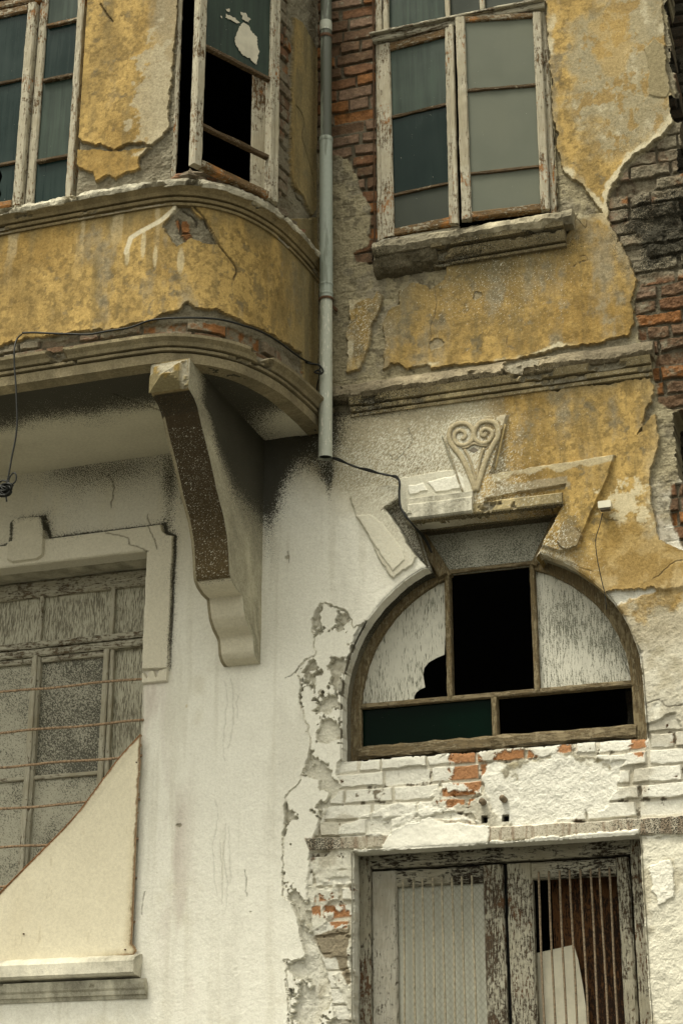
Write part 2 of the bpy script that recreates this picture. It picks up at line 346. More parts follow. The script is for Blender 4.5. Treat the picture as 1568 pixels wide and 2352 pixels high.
M = dict(
    wall=mat_weathered(),
    fv=mat_wood('cream_paint_upright', CREAM, BARE, 0.70, False, RUSTW), fh=mat_wood('cream_paint_rail', CREAM, BARE, 0.40, True, RUSTW),
    mh=mat_wood('worn_glazing_bar', (0.46, 0.40, 0.28), (0.12, 0.08, 0.04), 0.25, True),
    bv=mat_wood('bare_timber_upright', (0.34, 0.285, 0.175), (0.22, 0.165, 0.085), 0.45, False), bh=mat_wood('bare_timber_rail', (0.36, 0.30, 0.19), (0.23, 0.175, 0.095), 0.45, True),
    gv=mat_wood('grey_paint_upright', (0.54, 0.51, 0.40), (0.24, 0.19, 0.12), 0.78, False), gh=mat_wood('grey_paint_rail', (0.54, 0.51, 0.40), (0.21, 0.16, 0.10), 0.66, True),
    dv=mat_wood('door_paint_upright', (0.38, 0.36, 0.28), (0.085, 0.060, 0.036), 0.62, False, (0.10, 0.050, 0.022)), dh=mat_wood('door_paint_rail', (0.40, 0.38, 0.30), (0.045, 0.034, 0.022), 0.62, True),
    lv=mat_wood('door_paint_clean_upright', (0.44, 0.42, 0.35), (0.10, 0.07, 0.04), 0.75, False),
    teal=mat_glass('dark_teal_glass', (0.002, 0.011, 0.011), 0.3, (0.024, 0.050, 0.040)), teal2=mat_glass('streaked_glass', (0.004, 0.010, 0.008), 0.5, (0.070, 0.100, 0.076)),  # dust_c paints sky highlights as light streaks on the dark panes
    pale=mat_glass('glass_painted_pale_for_sky', (0.10, 0.112, 0.086), 0.5, (0.155, 0.162, 0.125), 0.2, False), deep=mat_glass('blue_green_glass', (0.001, 0.009, 0.008), 0.2, (0.015, 0.036, 0.028)),
    grey=mat_glass('grey_glass', (0.024, 0.030, 0.023), 0.4, (0.055, 0.062, 0.046), 0.15, False),
    green=mat_glass('bottle_green_glass', (0.001, 0.004, 0.002), 0.15, (0.0, 0.022, 0.013), 0.03, False, 0.03),
    wash=mat_painted_glass('whitewashed_glass', 0.86), wash2=mat_painted_glass('whitewashed_glass_thin', 0.74, grains=0.4), washd=mat_painted_glass('whitewashed_glass_spray', 0.62, grains=0.85),
    milk=mat_painted_glass('milky_glass', 0.72, white=(0.46, 0.45, 0.37), dark=(0.10, 0.105, 0.075), grains=0.9),
    lwash=mat_painted_glass('cracked_white_paint', 0.66, white=(0.50, 0.475, 0.36), dark=(0.15, 0.135, 0.09)),
    ldark=mat_painted_glass('speckled_dark_glass', 0.5, white=(0.44, 0.42, 0.33), dark=(0.075, 0.071, 0.048), grains=0.9),
    lmid=mat_painted_glass('speckled_pale_glass', 0.8, white=(0.46, 0.44, 0.34), dark=(0.10, 0.096, 0.068), grains=0.9),
    dark=mat_plain('unlit_room', (0.006, 0.006, 0.005), 0.95, 0.2, 3, 0, 0), cable=mat_plain('black_cable', (0.012, 0.013, 0.011), 0.5, 0.2, 80),  # unlit_room: base colour set near-black so the openings look unlit
    rust=mat_plain('rusty_bar', (0.30, 0.21, 0.13), 0.85, 0.6, 90), barw=mat_plain('pale_painted_bar', (0.27, 0.24, 0.17), 0.8, 0.4, 60),
    bard=mat_plain('brown_bar', (0.17, 0.13, 0.085), 0.8, 0.5, 90),
    zdark=mat_zinc('stained_zinc', (0.27, 0.30, 0.25), (0.055, 0.06, 0.042), 0.95), zmid=mat_zinc('pale_zinc', (0.34, 0.38, 0.33), (0.17, 0.19, 0.15), 0.3),
    zlow=mat_zinc('whitened_zinc', (0.42, 0.44, 0.37), (0.25, 0.27, 0.21), 0.25, 0.35), band=mat_plain('rusted_band', (0.10, 0.055, 0.03), 0.8, 0.4, 90),
    sheet=mat_plain('cream_sheet', (0.62, 0.565, 0.42), 0.6, 0.09, 3, 0, 0.5), sheet_edge=mat_plain('rusty_edge', (0.26, 0.12, 0.05), 0.9, 0.4, 60),
    box=mat_plain('off_white_plastic', (0.62, 0.59, 0.47), 0.5, 0.05, 20, 0, 0), boxd=mat_plain('dirty_plastic', (0.13, 0.11, 0.08), 0.5, 0.3, 60),
    ply=mat_wood('stained_brown_panel', (0.13, 0.058, 0.020), (0.035, 0.018, 0.009), 0.55, False), scrap=mat_plain('pale_board', (0.50, 0.47, 0.37), 0.7, 0.15, 9),
    wire=None, ground=mat_plain('asphalt', (0.10, 0.098, 0.085), 0.9, 0.15, 6), beam=None)

# ------------------------------------------------------------------ pigments
YEL, OCH, BEI, CEM = (0.54, 0.375, 0.135), (0.44, 0.285, 0.085), (0.43, 0.365, 0.24), (0.50, 0.445, 0.30)
WHT, WHB, STN = (0.80, 0.785, 0.70), (0.60, 0.56, 0.43), (0.16, 0.145, 0.085)
BR = np.array([(0.38, 0.17, 0.06), (0.28, 0.145, 0.075), (0.22, 0.135, 0.08), (0.33, 0.22, 0.15), (0.30, 0.24, 0.17), (0.17, 0.125, 0.085)], np.float32)

def bricks(sh, hc=0.074, seed=3, wob=0.006, mort=0.012):
    """relief, id noise and edge distance of a rough brick bond over the sheet"""
    s = sh.S + fbm(sh.S, sh.Z, 0.25, 5, 3) * 0.02 + sh.w1 * wob * 2; z = sh.Z + fbm(sh.S, sh.Z, 0.4, 6, 3) * 0.03 + sh.w2 * wob * 2
    row = np.floor(z / hc).astype(int); rs = np.random.RandomState(seed)
    e = np.zeros_like(s, dtype=np.float32); bid = np.zeros(s.shape, int)
    zr = z / hc - row
    for r in range(row.min(), row.max() + 1):
        mk = row == r
        if not mk.any(): continue
        ls = rs.choice([0.225, 0.11, 0.20, 0.225], 80); edges = s.min() - 0.5 + rs.rand() * 0.2 + np.cumsum(ls)
        sv = s[mk]; i = np.searchsorted(edges, sv); i = np.clip(i, 1, 79)
        e[mk] = np.minimum(np.minimum(sv - edges[i-1], edges[i] - sv), np.minimum(zr[mk], 1 - zr[mk]) * hc)
        bid[mk] = (r * 131 + i) % 4093
    t = rs.rand(4, 4096).astype(np.float32)
    face = ss(mort * 0.35, mort * 0.35 + 0.006, e + sh.w1 * 0.016 + sh.w2 * 0.008)
    dmg = (t[1][bid] > 0.84) * 0.018
    rel = face * (0.017 + (t[0][bid] - 0.5) * 0.012 - dmg) + fbm(sh.S, sh.Z, 0.03, 77, 3) * 0.006 * face
    rel += (t[3][bid] - 0.5) * (zr - 0.5) * 0.012 * face
    return rel, face, t[2][bid], t[0][bid]
def brick_color(sh, face, tid, grey, mask):
    """grey: 0 clean brick .. 1 smeared with mortar"""
    c = BR[np.clip((tid * 6).astype(int), 0, 5)] * (1 + fbm(sh.S, sh.Z, 0.03, 58, 4, 0.7) * 1.1)[..., None]
    sm = ss(0.0, 0.16, fbm(sh.S, sh.Z, 0.12, 55, 5, 0.65) + (grey - 0.5) * 0.75 + fbm(sh.S, sh.Z, 0.03, 59, 3, 0.7) * 0.25)
    c = c * (1 - sm[..., None]) + np.array((0.36, 0.32, 0.235), np.float32) * sm[..., None]
    jc = np.array((0.20, 0.175, 0.125), np.float32)  # joints coloured darker than mortar: occlusion shade between bricks
    c = c * face[..., None] + jc * (1 - face[..., None]); sh.col(mask, c)
def plaster_yellow(sh, m, seed=1, fade=0.0, rx=1.0):
    n1 = fbm(sh.S, sh.Z, 0.5, seed + 300, 5, 0.6); n2 = fbm(sh.S * 2.2, sh.Z * 0.6, 0.25, seed + 340, 5, 0.6); n3 = fbm(sh.S, sh.Z, 0.06, seed + 380, 5, 0.7)
    sh.col(m, YEL); sh.col(m * ss(-0.10, 0.22, n1 + n3 * 0.5), OCH, 0.85)
    sh.col(m * ss(-0.02, 0.26, n2 + fade * 0.25 + n3 * 0.4), BEI, 0.8); sh.col(m * ss(0.13, 0.19, n3 * 0.8 + n2 * 0.45 + fade * 0.14), (0.45, 0.385, 0.25), 0.6)
    sh.col(m * ss(0.15, 0.22, n3 * 0.9 - n1 * 0.3), (0.24, 0.19, 0.10), 0.55)
    dg = 1 - (ss(-0.05, 0.20, fbm(sh.S * 1.5, sh.Z * 0.7, 0.22, seed + 430, 6, 0.68)) * 0.17 + ss(0.02, 0.14, fbm(sh.S, sh.Z, 0.03, seed + 440, 4, 0.7)) * 0.22) * m
    sh.C = sh.C * dg[..., None]
    sh.col(m * ss(0.06, 0.30, fbm(sh.S * 3.0, sh.Z * 0.4, 0.2, seed + 410, 5, 0.65)), STN, 0.32)

# ================================================================== the building
house = thing('old_house', 'weathered old town house with a rounded ochre bay above a white plaster ground floor', 'house', (-2.5, 0, 0))

# ---- wall sheet
xs = np.concatenate([np.arange(-5.3, -4.5, 0.02), np.arange(-4.5, -0.72, 0.0042), np.arange(-0.72, 0.35, 0.03)])
zs = np.concatenate([np.arange(0.0, 2.2, 0.05), np.arange(2.2, 8.05, 0.0044), np.arange(8.05, 8.7, 0.03)])
X, Z = np.meshgrid(xs, zs)
W = Sheet(xs, zs, np.stack([X, np.zeros_like(X), Z], -1), np.broadcast_to(np.array([0, -1.0, 0]), X.shape + (3,)))
D = lambda pts: wxz(pts)
def U(pts): return D(pts)
rel, face, tid, t0 = bricks(W)
W.H = rel - 0.034
W.rough[:] = 0.8
brick_color(W, face, tid, 0.45, np.ones_like(W.H))
# bare brick by the upper window is more orange, the one at the far right paler and mouldy
m = ss(0.05, -0.02, W.sd(D([(740, -40), (870, -40), (876, 640), (740, 640)])))
brick_color(W, face, tid * 0.62, 0.26, m)
m = ss(0.02, -0.05, W.sd(D([(1390, 260), (1640, 200), (1640, 640), (1390, 640)]), m=0.2))
brick_color(W, face, tid, 0.72, m * 0.9)
W.soot += m * 0.25
m = ss(0.05, -0.15, W.sd(D([(1415, 440), (1640, 400), (1640, 600), (1450, 640)]), 0.25, 0.3)); W.soot += m * 0.5; W.H += m * W.w1 * 0.045 + m * fbm(W.S, W.Z, 0.07, 66, 4, .65) * 0.03
m = ss(0.02, -0.05, W.sd(D([(1390, 260), (1640, 200), (1640, 960), (1480, 950), (1440, 640)]), m=0.2)); W.H += m * (fbm(W.S, W.Z, 0.055, 67, 5, .7) * 0.026)
m = ss(0.02, -0.04, W.sd(D([(1455, 640), (1640, 620), (1640, 960), (1490, 950)]))); brick_color(W, face, tid * 0.6, 0.42, m)
# white-painted brick on the ground floor
bw = ss(0.03, -0.03, W.sd(D([(640, 1560), (1700, 1560), (1700, 2500), (640, 2500)]), 0.1))
pn = fbm(W.S, W.Z, 0.07, 402, 5, 0.62)
wp = bw * ss(-0.30, -0.22, pn + (face - 1) * 0.12)
W.col(wp, WHT); W.col(wp * (1 - face), (0.60, 0.56, 0.455), 0.8); W.H = W.H * (1 - bw) + ((W.H + 0.034) * 0.72 - 0.028) * bw; smr = bw * ss(0.06, 0.10, fbm(W.S * 0.8, W.Z * 1.3, 0.26, 408, 5, 0.6)); W.H = W.H * (1 - smr) + (-0.010 + pn * 0.02 + W.w1 * 0.01) * smr; W.col(smr, (0.72, 0.70, 0.60), 0.85); W.col(wp * ss(0.10, 0.2, fbm(W.S, W.Z, 0.16, 405, 4)), (0.50, 0.46, 0.36), 0.6)
for (px, py, rx, rz) in ((1070, 1765, .085, .10), (1180, 1732, .085, .022), (735, 2080, .06, .04), (780, 2110, .05, .05), (1300, 1718, .04, .02), (1465, 1712, .03, .04), (1045, 1830, .08, .035)):
    q = PY(px, py); m = ss(0.40, 0.52, W.blob(q[0], q[2], rx * 1.15, rz * 1.15) + fbm(W.S, W.Z, 0.035, 406, 5, 0.7) * 1.5) * bw
    W.col(m * face, (0.50, 0.21, 0.065), 0.9); W.H -= m * 0.006
# ---- grey undercoat: everywhere except the bare-brick places
BRK = [D([(700, -60), (861, -60), (872, 548), (862, 603), (815, 600), (812, 575), (846, 560), (850, 470), (830, 440), (815, 400), (795, 362), (763, 352), (700, 340)]),
       D([(1395, 480), (1405, 440), (1440, 380), (1520, 320), (1550, 275), (1640, 250), (1640, 945), (1540, 935), (1505, 915), (1500, 850), (1512, 812), (1470, 800), (1464, 740), (1454, 690), (1467, 655), (1442, 600), (1415, 545), (1396, 510)]),
       D([(1533, -60), (1536, 60), (1545, 150), (1552, 280), (1660, 260), (1660, -60)]),
       D([(770, 1752), (830, 1738), (1475, 1690), (1476, 1630), (1500, 1600), (1640, 1590), (1640, 1900), (1480, 1925), (1400, 1925), (809, 1958), (809, 2420), (790, 2420), (742, 2200), (716, 2130), (703, 2040), (714, 1935), (747, 1870), (772, 1800)]),
       D([(1535, 1110), (1640, 1100), (1640, 1300), (1570, 1270), (1540, 1190)]),
       D([(730, 1645), (766, 1660), (772, 1700), (762, 1740), (752, 1700), (715, 1650)])]
bare = np.full(X.shape, 1.0, np.float32)
for P in BRK: bare = np.minimum(bare, W.sd(P, 0.05))
bare = bare + W.w1 * 0.02
und = ss(-0.004, 0.006, bare)
uh = -0.020 + fbm(W.S, W.Z, 0.05, 21, 5, 0.72) * (0.011 + 0.009 * ss(4.4, 4.9, W.Z)) + fbm(W.S, W.Z, 0.12, 23, 3) * 0.010 * ss(4.9, 4.4, W.Z) + fbm(W.S, W.Z, 0.35, 22, 3) * 0.01
W.H = W.H * (1 - und) + (uh + rel * 0.14) * und
low = ss(4.75, 4.35, W.Z + W.w1 * 0.5)
W.col(und * (1 - low), CEM); W.col(und * (1 - low) * ss(-0.02, 0.14, fbm(W.S, W.Z, 0.11, 31, 5, 0.6)), (0.44, 0.40, 0.30), 0.8)
W.col(und * (1 - low) * ss(0.10, 0.2, fbm(W.S, W.Z, 0.05, 33, 4, 0.6)), (0.22, 0.19, 0.13), 0.6)
W.col(und * low, WHT); W.col(und * low * ss(0.04, 0.2, fbm(W.S, W.Z, 0.12, 35, 5, 0.65)), (0.60, 0.56, 0.45), 0.7)
W.rough = W.rough * (1 - und) + 1.0 * und
# smeared render over the painted brick
P1 = D([(1106, 1792), (1128, 1752), (1290, 1730), (1425, 1742), (1408, 1790), (1403, 1850), (1335, 1862), (1250, 1896), (1212, 1902), (1130, 1868)])
m = ss(0.006, -0.006, W.sd(P1, 0.07)); W.H = W.H * (1 - m) + (uh * 1.2 + 0.004) * m
W.col(m, (0.50, 0.47, 0.37)); k = ss(-0.02, 0.03, fbm(W.S, W.Z, 0.2, 41, 5, 0.6) + (3.52 - W.Z) * 0.9 + (W.S + 1.7) * 0.25); W.col(m * k, WHT); W.col(m * (1 - k) * ss(0.05, 0.1, W.w2), CEM, 0.8)
P2 = D([(775, 1895), (900, 1845), (1010, 1855), (1100, 1885), (1110, 1925), (880, 1935), (775, 1935)])
m = ss(0.006, -0.006, W.sd(P2, 0.08)); W.H += m * (0.012 + W.w1 * 0.02); W.col(m, WHT, 0.9)
# ---- top coat
Y1 = D([(1246, -80), (1262, 150), (1270, 270), (1279, 340), (1297, 395), (1328, 415), (1345, 440), (1368, 468), (1385, 490), (1330, 487), (1312, 520), (1290, 548), (1150, 578), (1024, 606), (1022, 640), (985, 662), (975, 652), (940, 650), (918, 668), (912, 700), (890, 712), (880, 745), (882, 790), (878, 848), (898, 832), (932, 850), (980, 838), (992, 846), (1060, 835), (1170, 828), (1300, 797), (1380, 786), (1440, 770), (1460, 745), (1450, 690), (1463, 650), (1446, 600), (1415, 545), (1394, 500), (1399, 460), (1403, 430), (1440, 370), (1520, 312), (1546, 275), (1541, 230), (1530, 150), (1524, 60), (1516, -80)])
Y2 = D([(805, 690), (855, 687), (866, 668), (880, 676), (876, 700), (857, 740), (846, 790), (829, 848), (800, 852), (798, 770)])
Y3 = D([(1462, 1000), (1500, 905), (1494, 868), (760, 955), (760, 1000), (600, 1000), (-700, 1000), (-700, 2600), (645, 2600), (662, 2292), (655, 2205), (690, 2200), (700, 2190), (690, 2110), (652, 2050), (652, 1900), (657, 1830), (690, 1800), (700, 1750), (713, 1700), (700, 1640), (690, 1600), (682, 1545), (722, 1500), (716, 1420), (733, 1385), (765, 1395), (800, 1405), (812, 1440), (900, 1400), (1500, 1350), (1640, 1500), (1640, 1300), (1515, 1240), (1500, 1170), (1489, 1110), (1503, 1060), (1510, 1000), (1500, 950)])
Y4 = D([(1395, 1390), (1500, 1360), (1640, 1340), (1640, 1602), (1505, 1610), (1478, 1640), (1470, 1500), (1430, 1420)])
Y5 = D([(1466, 1928), (1640, 1915), (1640, 2600), (1484, 2600)])
ysd = {k: W.sd(P, 0.035, 0.1) for k, P in (('a', Y1), ('b', Y2))}
up = np.minimum(ysd['a'], ysd['b'])
low3 = W.sd(Y3, 0.035, 0.1)
mu = ss(0.003, -0.003, up); ml = ss(0.003, -0.003, low3)
th = 0.001 + fbm(W.S, W.Z, 0.6, 51, 4) * 0.010 + fbm(W.S, W.Z, 0.05, 52, 4, 0.6) * 0.0035
lift = np.exp(-np.clip(-np.minimum(up, low3), 0, 1) / 0.02) * 0.004
for mm in (mu, ml):
    W.H = W.H * (1 - mm) + (th + lift) * mm; W.rough = W.rough * (1 - mm) + 0.28 * mm
plaster_yellow(W, mu, 1, 0.1)
q = PY(1440, 150); m = mu * ss(0.25, 0.6, W.blob(q[0], q[2], .30, .55) + W.w1 * 0.7); W.col(m, (0.47, 0.42, 0.28), 0.85)
W.col(m * ss(0.03, 0.20, fbm(W.S * 1.4, W.Z, 0.12, 61, 6, 0.7)), (0.56, 0.51, 0.375), 0.75); W.col(m * ss(0.06, 0.12, fbm(W.S * 1.4, W.Z, 0.09, 63, 6, 0.7)), OCH, 0.75)
q = PY(1400, 90); m = mu * ss(0.35, 0.7, W.blob(q[0], q[2], .10, .30) + W.w1 * 1.3); W.col(m, YEL, 0.55)
P = D([(1480, 110), (1500, 90), (1530, 110), (1548, 150), (1540, 200), (1528, 226), (1488, 220), (1490, 160)]); s_ = W.sd(P, 0.02)
m = ss(0.003, -0.003, s_) * mu; W.col(m, (0.40, 0.34, 0.20)); W.H += m * 0.006
# wide rim where the coat has chipped to the pale layer
q = PY(1480, 360); q2 = PY(1395, 450)
rim = mu * ss(-0.030, -0.015, up + W.w1 * 0.09 + W.w2 * 0.05) * np.clip(W.blob(q[0], q[2], .25, .30) + W.blob(q2[0], q2[2], .12, .15) + 0.9 * ss(0.05, 0.2, fbm(W.S, W.Z, 0.2, 57, 3)), 0, 1); W.col(rim, (0.60, 0.55, 0.40), 0.85)
# sooty stain below the sill of the upper right window
q = PY(1120, 600); m = mu * W.blob(q[0], q[2], .36, .16); W.col(m, STN, 0.75)
q = PY(910, 700); m = mu * W.blob(q[0], q[2], .14, .16); W.col(m, STN, 0.5)
# ---- ground-floor band: ochre to the right, grey in the middle, white below
yb = ss(0.10, -0.10, W.sd(D([(1120, 905), (1500, 860), (1515, 950), (1510, 1040), (1498, 1110), (1505, 1170), (1490, 1235), (1640, 1262), (1640, 1300), (1500, 1335), (1400, 1345), (1330, 1300), (1250, 1285), (1215, 1250), (1120, 1240), (1090, 1180), (1085, 1110), (1120, 1010), (1150, 950)]), 0.10, 0.25))
W.col(ml, (0.50, 0.45, 0.325)); W.col(ml * ss(0.0, 0.25, fbm(W.S, W.Z, 0.3, 69, 5, .6)), (0.42, 0.36, 0.24), 0.6)
plaster_yellow(W, ml * yb, 9, -0.25)
wf = ss(0.12, -0.16, W.sd(D([(-700, 985), (640, 985), (690, 1085), (790, 1150), (880, 1160), (1000, 1190), (1080, 1230), (1180, 1280), (1300, 1300), (1400, 1400), (1700, 1470), (1700, 2600), (-700, 2600)]), 0.12, 0.3))
wf = ml * np.maximum(wf, ml * ss(4.4, 4.0, W.Z))
W.col(wf, WHT)
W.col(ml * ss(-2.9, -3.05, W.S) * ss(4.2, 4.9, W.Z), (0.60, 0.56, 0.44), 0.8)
W.col(ml * wf * ss(0.02, 0.2, fbm(W.S * 1.6, W.Z * 0.5, 0.4, 71, 5, 0.6)), (0.64, 0.62, 0.54), 0.5)
for (px, py, rx, rz) in ((400, 1980, .07, .40), (430, 2150, .05, .25), (385, 1850, .09, .2), (350, 1600, .08, .3)):
    q = PY(px, py); W.col(ml * W.blob(q[0], q[2], rx, rz) * ss(-0.1, 0.15, fbm(W.S * 2, W.Z * 0.4, 0.15, 73, 4)), (0.56, 0.50, 0.44), 0.75)
W.col(wf * ss(0.04, 0.26, fbm(W.S * 6, W.Z * 0.4, 0.3, 75, 5, 0.62)), (0.64, 0.615, 0.52), 0.5)
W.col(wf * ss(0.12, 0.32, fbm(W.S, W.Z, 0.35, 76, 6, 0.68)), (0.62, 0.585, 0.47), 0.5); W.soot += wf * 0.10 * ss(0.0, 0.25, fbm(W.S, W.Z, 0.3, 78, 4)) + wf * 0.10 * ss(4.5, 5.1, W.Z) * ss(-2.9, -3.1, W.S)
# overspray flecks fade upwards from the white
fk = ss(0.30, -0.10, W.sd(D([(760, 1040), (880, 1010), (1060, 985), (1100, 1020), (1110, 1120), (1250, 1210), (1300, 1320), (900, 1300), (800, 1120)]), 0.1, 0.6))
W.fleck += fk * 0.62 * ml
q = PY(1200, 980); W.fleck += 0.22 * W.blob(q[0], q[2], .45, .35) * ml
q = PY(1140, 650); W.fleck += 0.34 * W.blob(q[0], q[2], .55, .35) * mu
q = PY(830, 760); W.fleck += 0.40 * W.blob(q[0], q[2], .15, .30) * mu
q = PY(1450, 1160); m = ml * ss(0.50, 0.62, W.blob(q[0], q[2], .17, .14) * 0.8 + fbm(W.S, W.Z, .05, 81, 5, .7) * 1.6); W.col(m, (0.60, 0.53, 0.36), 0.9)
# cement patches and rough lumps on the right of the arch
for k, P in enumerate((D([(1500, 1365), (1535, 1355), (1545, 1385), (1520, 1400), (1500, 1390)]), D([(1475, 1410), (1510, 1395), (1540, 1420), (1535, 1460), (1500, 1462), (1470, 1440)]), D([(1505, 1480), (1555, 1470), (1568, 1500), (1545, 1535), (1510, 1528)]))):
    m = ss(0.004, -0.004, W.sd(P, 0.05)); W.H += m * (0.010 + W.w1 * 0.03); W.col(m, (0.52, 0.49, 0.36), 0.6); W.rough = np.maximum(W.rough, m)
m4 = ss(0.01, -0.01, W.sd(Y4, 0.06)); W.col(m4, (0.66, 0.62, 0.50), 0.8); W.col(m4 * ss(0.0, 0.18, fbm(W.S, W.Z, .1, 85, 5, .6)), (0.54, 0.49, 0.36), 0.7); W.H = W.H * (1 - m4) + (uh + 0.012) * m4
m5 = ss(0.006, -0.006, W.sd(Y5, 0.05)); W.H = W.H * (1 - m5) + (uh * 1.2 + 0.012) * m5; W.col(m5, (0.68, 0.655, 0.55)); W.col(m5 * ss(0.0, 0.12, fbm(W.S, W.Z, .16, 87, 5, .6)), (0.54, 0.50, 0.385), 0.8); W.rough = W.rough * (1 - m5) + 0.4 * m5
yc = ss(0.15, 0.65, W.blob(*PY(1480, 1360)[[0, 2]], .42, .28) + W.w1 * 0.4) * np.maximum(ml, m4); W.col(yc, (0.50, 0.43, 0.29), 0.6)
yo = ss(0.34, 0.66, W.blob(*PY(1465, 1310)[[0, 2]], .38, .24) + fbm(W.S, W.Z, 0.09, 89, 6, 0.72) * 1.2) * np.maximum(ml, m4); W.col(yo, YEL, 0.6); W.col(yo * ss(-0.05, 0.15, fbm(W.S, W.Z, .1, 90, 5, .65)), OCH, 0.7)
P = D([(1490, 1985), (1540, 1975), (1552, 2005), (1548, 2060), (1512, 2078), (1496, 2050)]); m = ss(0.003, -0.003, W.sd(P, 0.04)); W.H += m * 0.008; W.col(m, WHT, 0.8)
e0 = None
# thick flaking edge between the white plaster and the brick
e1 = ss(0.004, -0.004, W.sd(D([(735, 1385), (800, 1405), (830, 1420), (805, 1500), (797, 1600), (797, 1735), (772, 1750), (775, 1800), (745, 1870), (714, 1935), (703, 2040), (716, 2130), (742, 2200), (790, 2420), (640, 2420), (650, 2000), (640, 1800), (670, 1500)]), 0.05))
e1 = e1 * (1 - ml); W.H = W.H * (1 - e1) + (uh * 1.9 + 0.008) * e1
W.col(e1, (0.76, 0.735, 0.63)); W.col(e1 * ss(0.08, 0.2, fbm(W.S, W.Z, .09, 88, 5, .65)), (0.54, 0.50, 0.39), 0.7)
m = ss(0.004, -0.004, W.sd(D([(712, 2150), (800, 2130), (800, 2260), (770, 2200), (742, 2195)]), 0.05)) * ss(-0.02, 0.01, W.sd(D([(740, 2200), (700, 2190), (700, 2300), (780, 2300)]), 0.05)); W.col(m, (0.40, 0.33, 0.22), 0.85)
isl = e1 * ss(0.015, 0.03, fbm(W.S, W.Z, 0.14, 188, 6, 0.66) + 0.03); W.H = W.H * (1 - isl) + (-0.002 + th * 0.6) * isl; W.col(isl, WHT, 0.9); W.rough = W.rough * (1 - isl) + 0.3 * isl
q = PY(690, 2250); m = ss(0.35, 0.5, W.blob(q[0], q[2], .09, .22) + W.w1 * 0.5) * (1 - und * 0); W.col(m * (1 - ml), WHT, 0.6)
# soot
def soot(px, py, rx, rz, k):
    q = PY(px, py); W.soot += k * W.blob(q[0], q[2], rx, rz)
soot(640, 1005, .11, .20, 1.0); soot(760, 1010, .10, .16, .25); soot(720, 1020, .12, .16, .65); soot(615, 1130, .05, .30, .7); soot(640, 1180, .10, .20, .35); soot(750, 1090, .05, .07, .5); soot(756, 1115, .018, .14, .45)
soot(620, 1070, .10, .14, .6); soot(700, 985, .12, .09, .7)

soot(300, 1080, .35, .18, .30); soot(150, 1090, .5, .10, .25); soot(390, 1130, .05, .25, .35)
soot(840, 990, .25, .10, .22); soot(880, 940, .35, .05, .45); soot(1250, 860, .5, .03, .25); soot(1150, 905, .4, .05, .2)
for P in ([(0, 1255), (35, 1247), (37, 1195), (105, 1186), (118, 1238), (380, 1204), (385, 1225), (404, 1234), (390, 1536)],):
    l = W.ld(D(P), 0.01, 0.12); W.soot += 0.50 * np.exp(-(l / 0.008) ** 2) + 0.30 * np.exp(-(l / 0.04) ** 2)  # dark line drawn round the trim: its cast shadow, via the soot channel
soot(50, 1310, .6, .02, .2); soot(1300, 560, .25, .10, .35); soot(1000, 590, .25, .06, .5); soot(900, 590, .12, .10, .5)
soot(880, 570, .10, .06, .8)
W.soot *= 1 - 0.75 * (W.blob(*PY(700, 1210)[[0, 2]], .2, .12))
# band of rusty steel over the door and its plaster
lint = D([(700, 1926), (900, 1918), (1000, 1880), (1080, 1885), (1120, 1900), (1640, 1868), (1640, 1912), (1466, 1917), (1380, 1913), (1125, 1934), (710, 1955)])
s_ = W.sd(lint, 0.012); m = ss(0.004, -0.004, s_); W.H = W.H * (1 - m) + 0.002 * m; W.rough = W.rough * (1 - m)
W.col(m, (0.54, 0.50, 0.41)); W.soot += m * (0.30 + 0.25 * ss(-1.5, -1.0, W.S) + 0.3 * ss(-2.45, -2.6, W.S))
W.col(m * ss(0.0, 0.2, fbm(W.S * 4, W.Z * 0.6, .06, 93, 4)), (0.33, 0.20, 0.12), 0.5)
s_ = W.sd(D([(870, 1962), (905, 1905), (985, 1878), (1010, 1890), (1060, 1892), (1122, 1900), (1122, 1942), (940, 1958)]), 0.03)
m = ss(0.004, -0.004, s_); W.H = W.H * (1 - m) + (0.010 + W.w1 * 0.01) * m; W.col(m, WHT); W.soot *= 1 - m
s_ = W.sd(D([(1122, 1942), (1124, 1934), (1300, 1917), (1466, 1907), (1466, 1921), (812, 1958), (812, 1952)]), 0.02); m = ss(0.003, -0.003, s_); W.H = W.H * (1 - m) + (0.014 + W.w1 * 0.012) * m; W.col(m, WHT); W.soot *= 1 - m
# holes left by a removed fitting, with two plugs above
for (px, py) in ((1110, 1880), (1158, 1877)):
    q = PY(px, py); m = (np.maximum(abs(W.S - q[0]), abs(W.Z - q[2])) < 0.014).astype(np.float32); W.H -= m * 0.05; W.col(m, (0.03, 0.025, 0.02))
# ---- raised plaster trims
def trim(P, h, c=None, warp=0.004, soft=0.004, k=1.0):
    s_ = W.sd(P, warp); m = ss(soft, -soft, s_); W.H = W.H * (1 - m) + (h + th * 0.4) * m; W.rough = W.rough * (1 - m) + 0.25 * m
    if c is not None: W.col(m, c, k)
    return m
LT = [(-4.95, 4.805), (-4.355, 4.805), (-4.355, 4.812), (-4.115, 4.812), (-3.479, 4.816), (-3.470, 4.775), (-3.443, 4.752), (-3.411, 4.745), (-3.411, 4.05), (-3.553, 4.06), (-3.553, 4.68), (-4.95, 4.68)]
trim(np.array(LT), 0.028, (0.66, 0.62, 0.50)); W.soot *= 1 - 0.6 * ss(0.004, -0.004, W.sd(np.array(LT), 0))
W.soot += 0.16 * ss(0.004, -0.004, W.sd(np.array(LT), 0)) * ss(-0.1, 0.15, fbm(W.S, W.Z, .15, 95, 4))
trim(np.array([(-4.335, 4.72), (-4.335, 4.915), (-4.315, 4.94), (-4.165, 4.94), (-4.13, 4.915), (-4.13, 4.72), (-4.16, 4.70), (-4.30, 4.70)]), 0.046, (0.62, 0.58, 0.46))
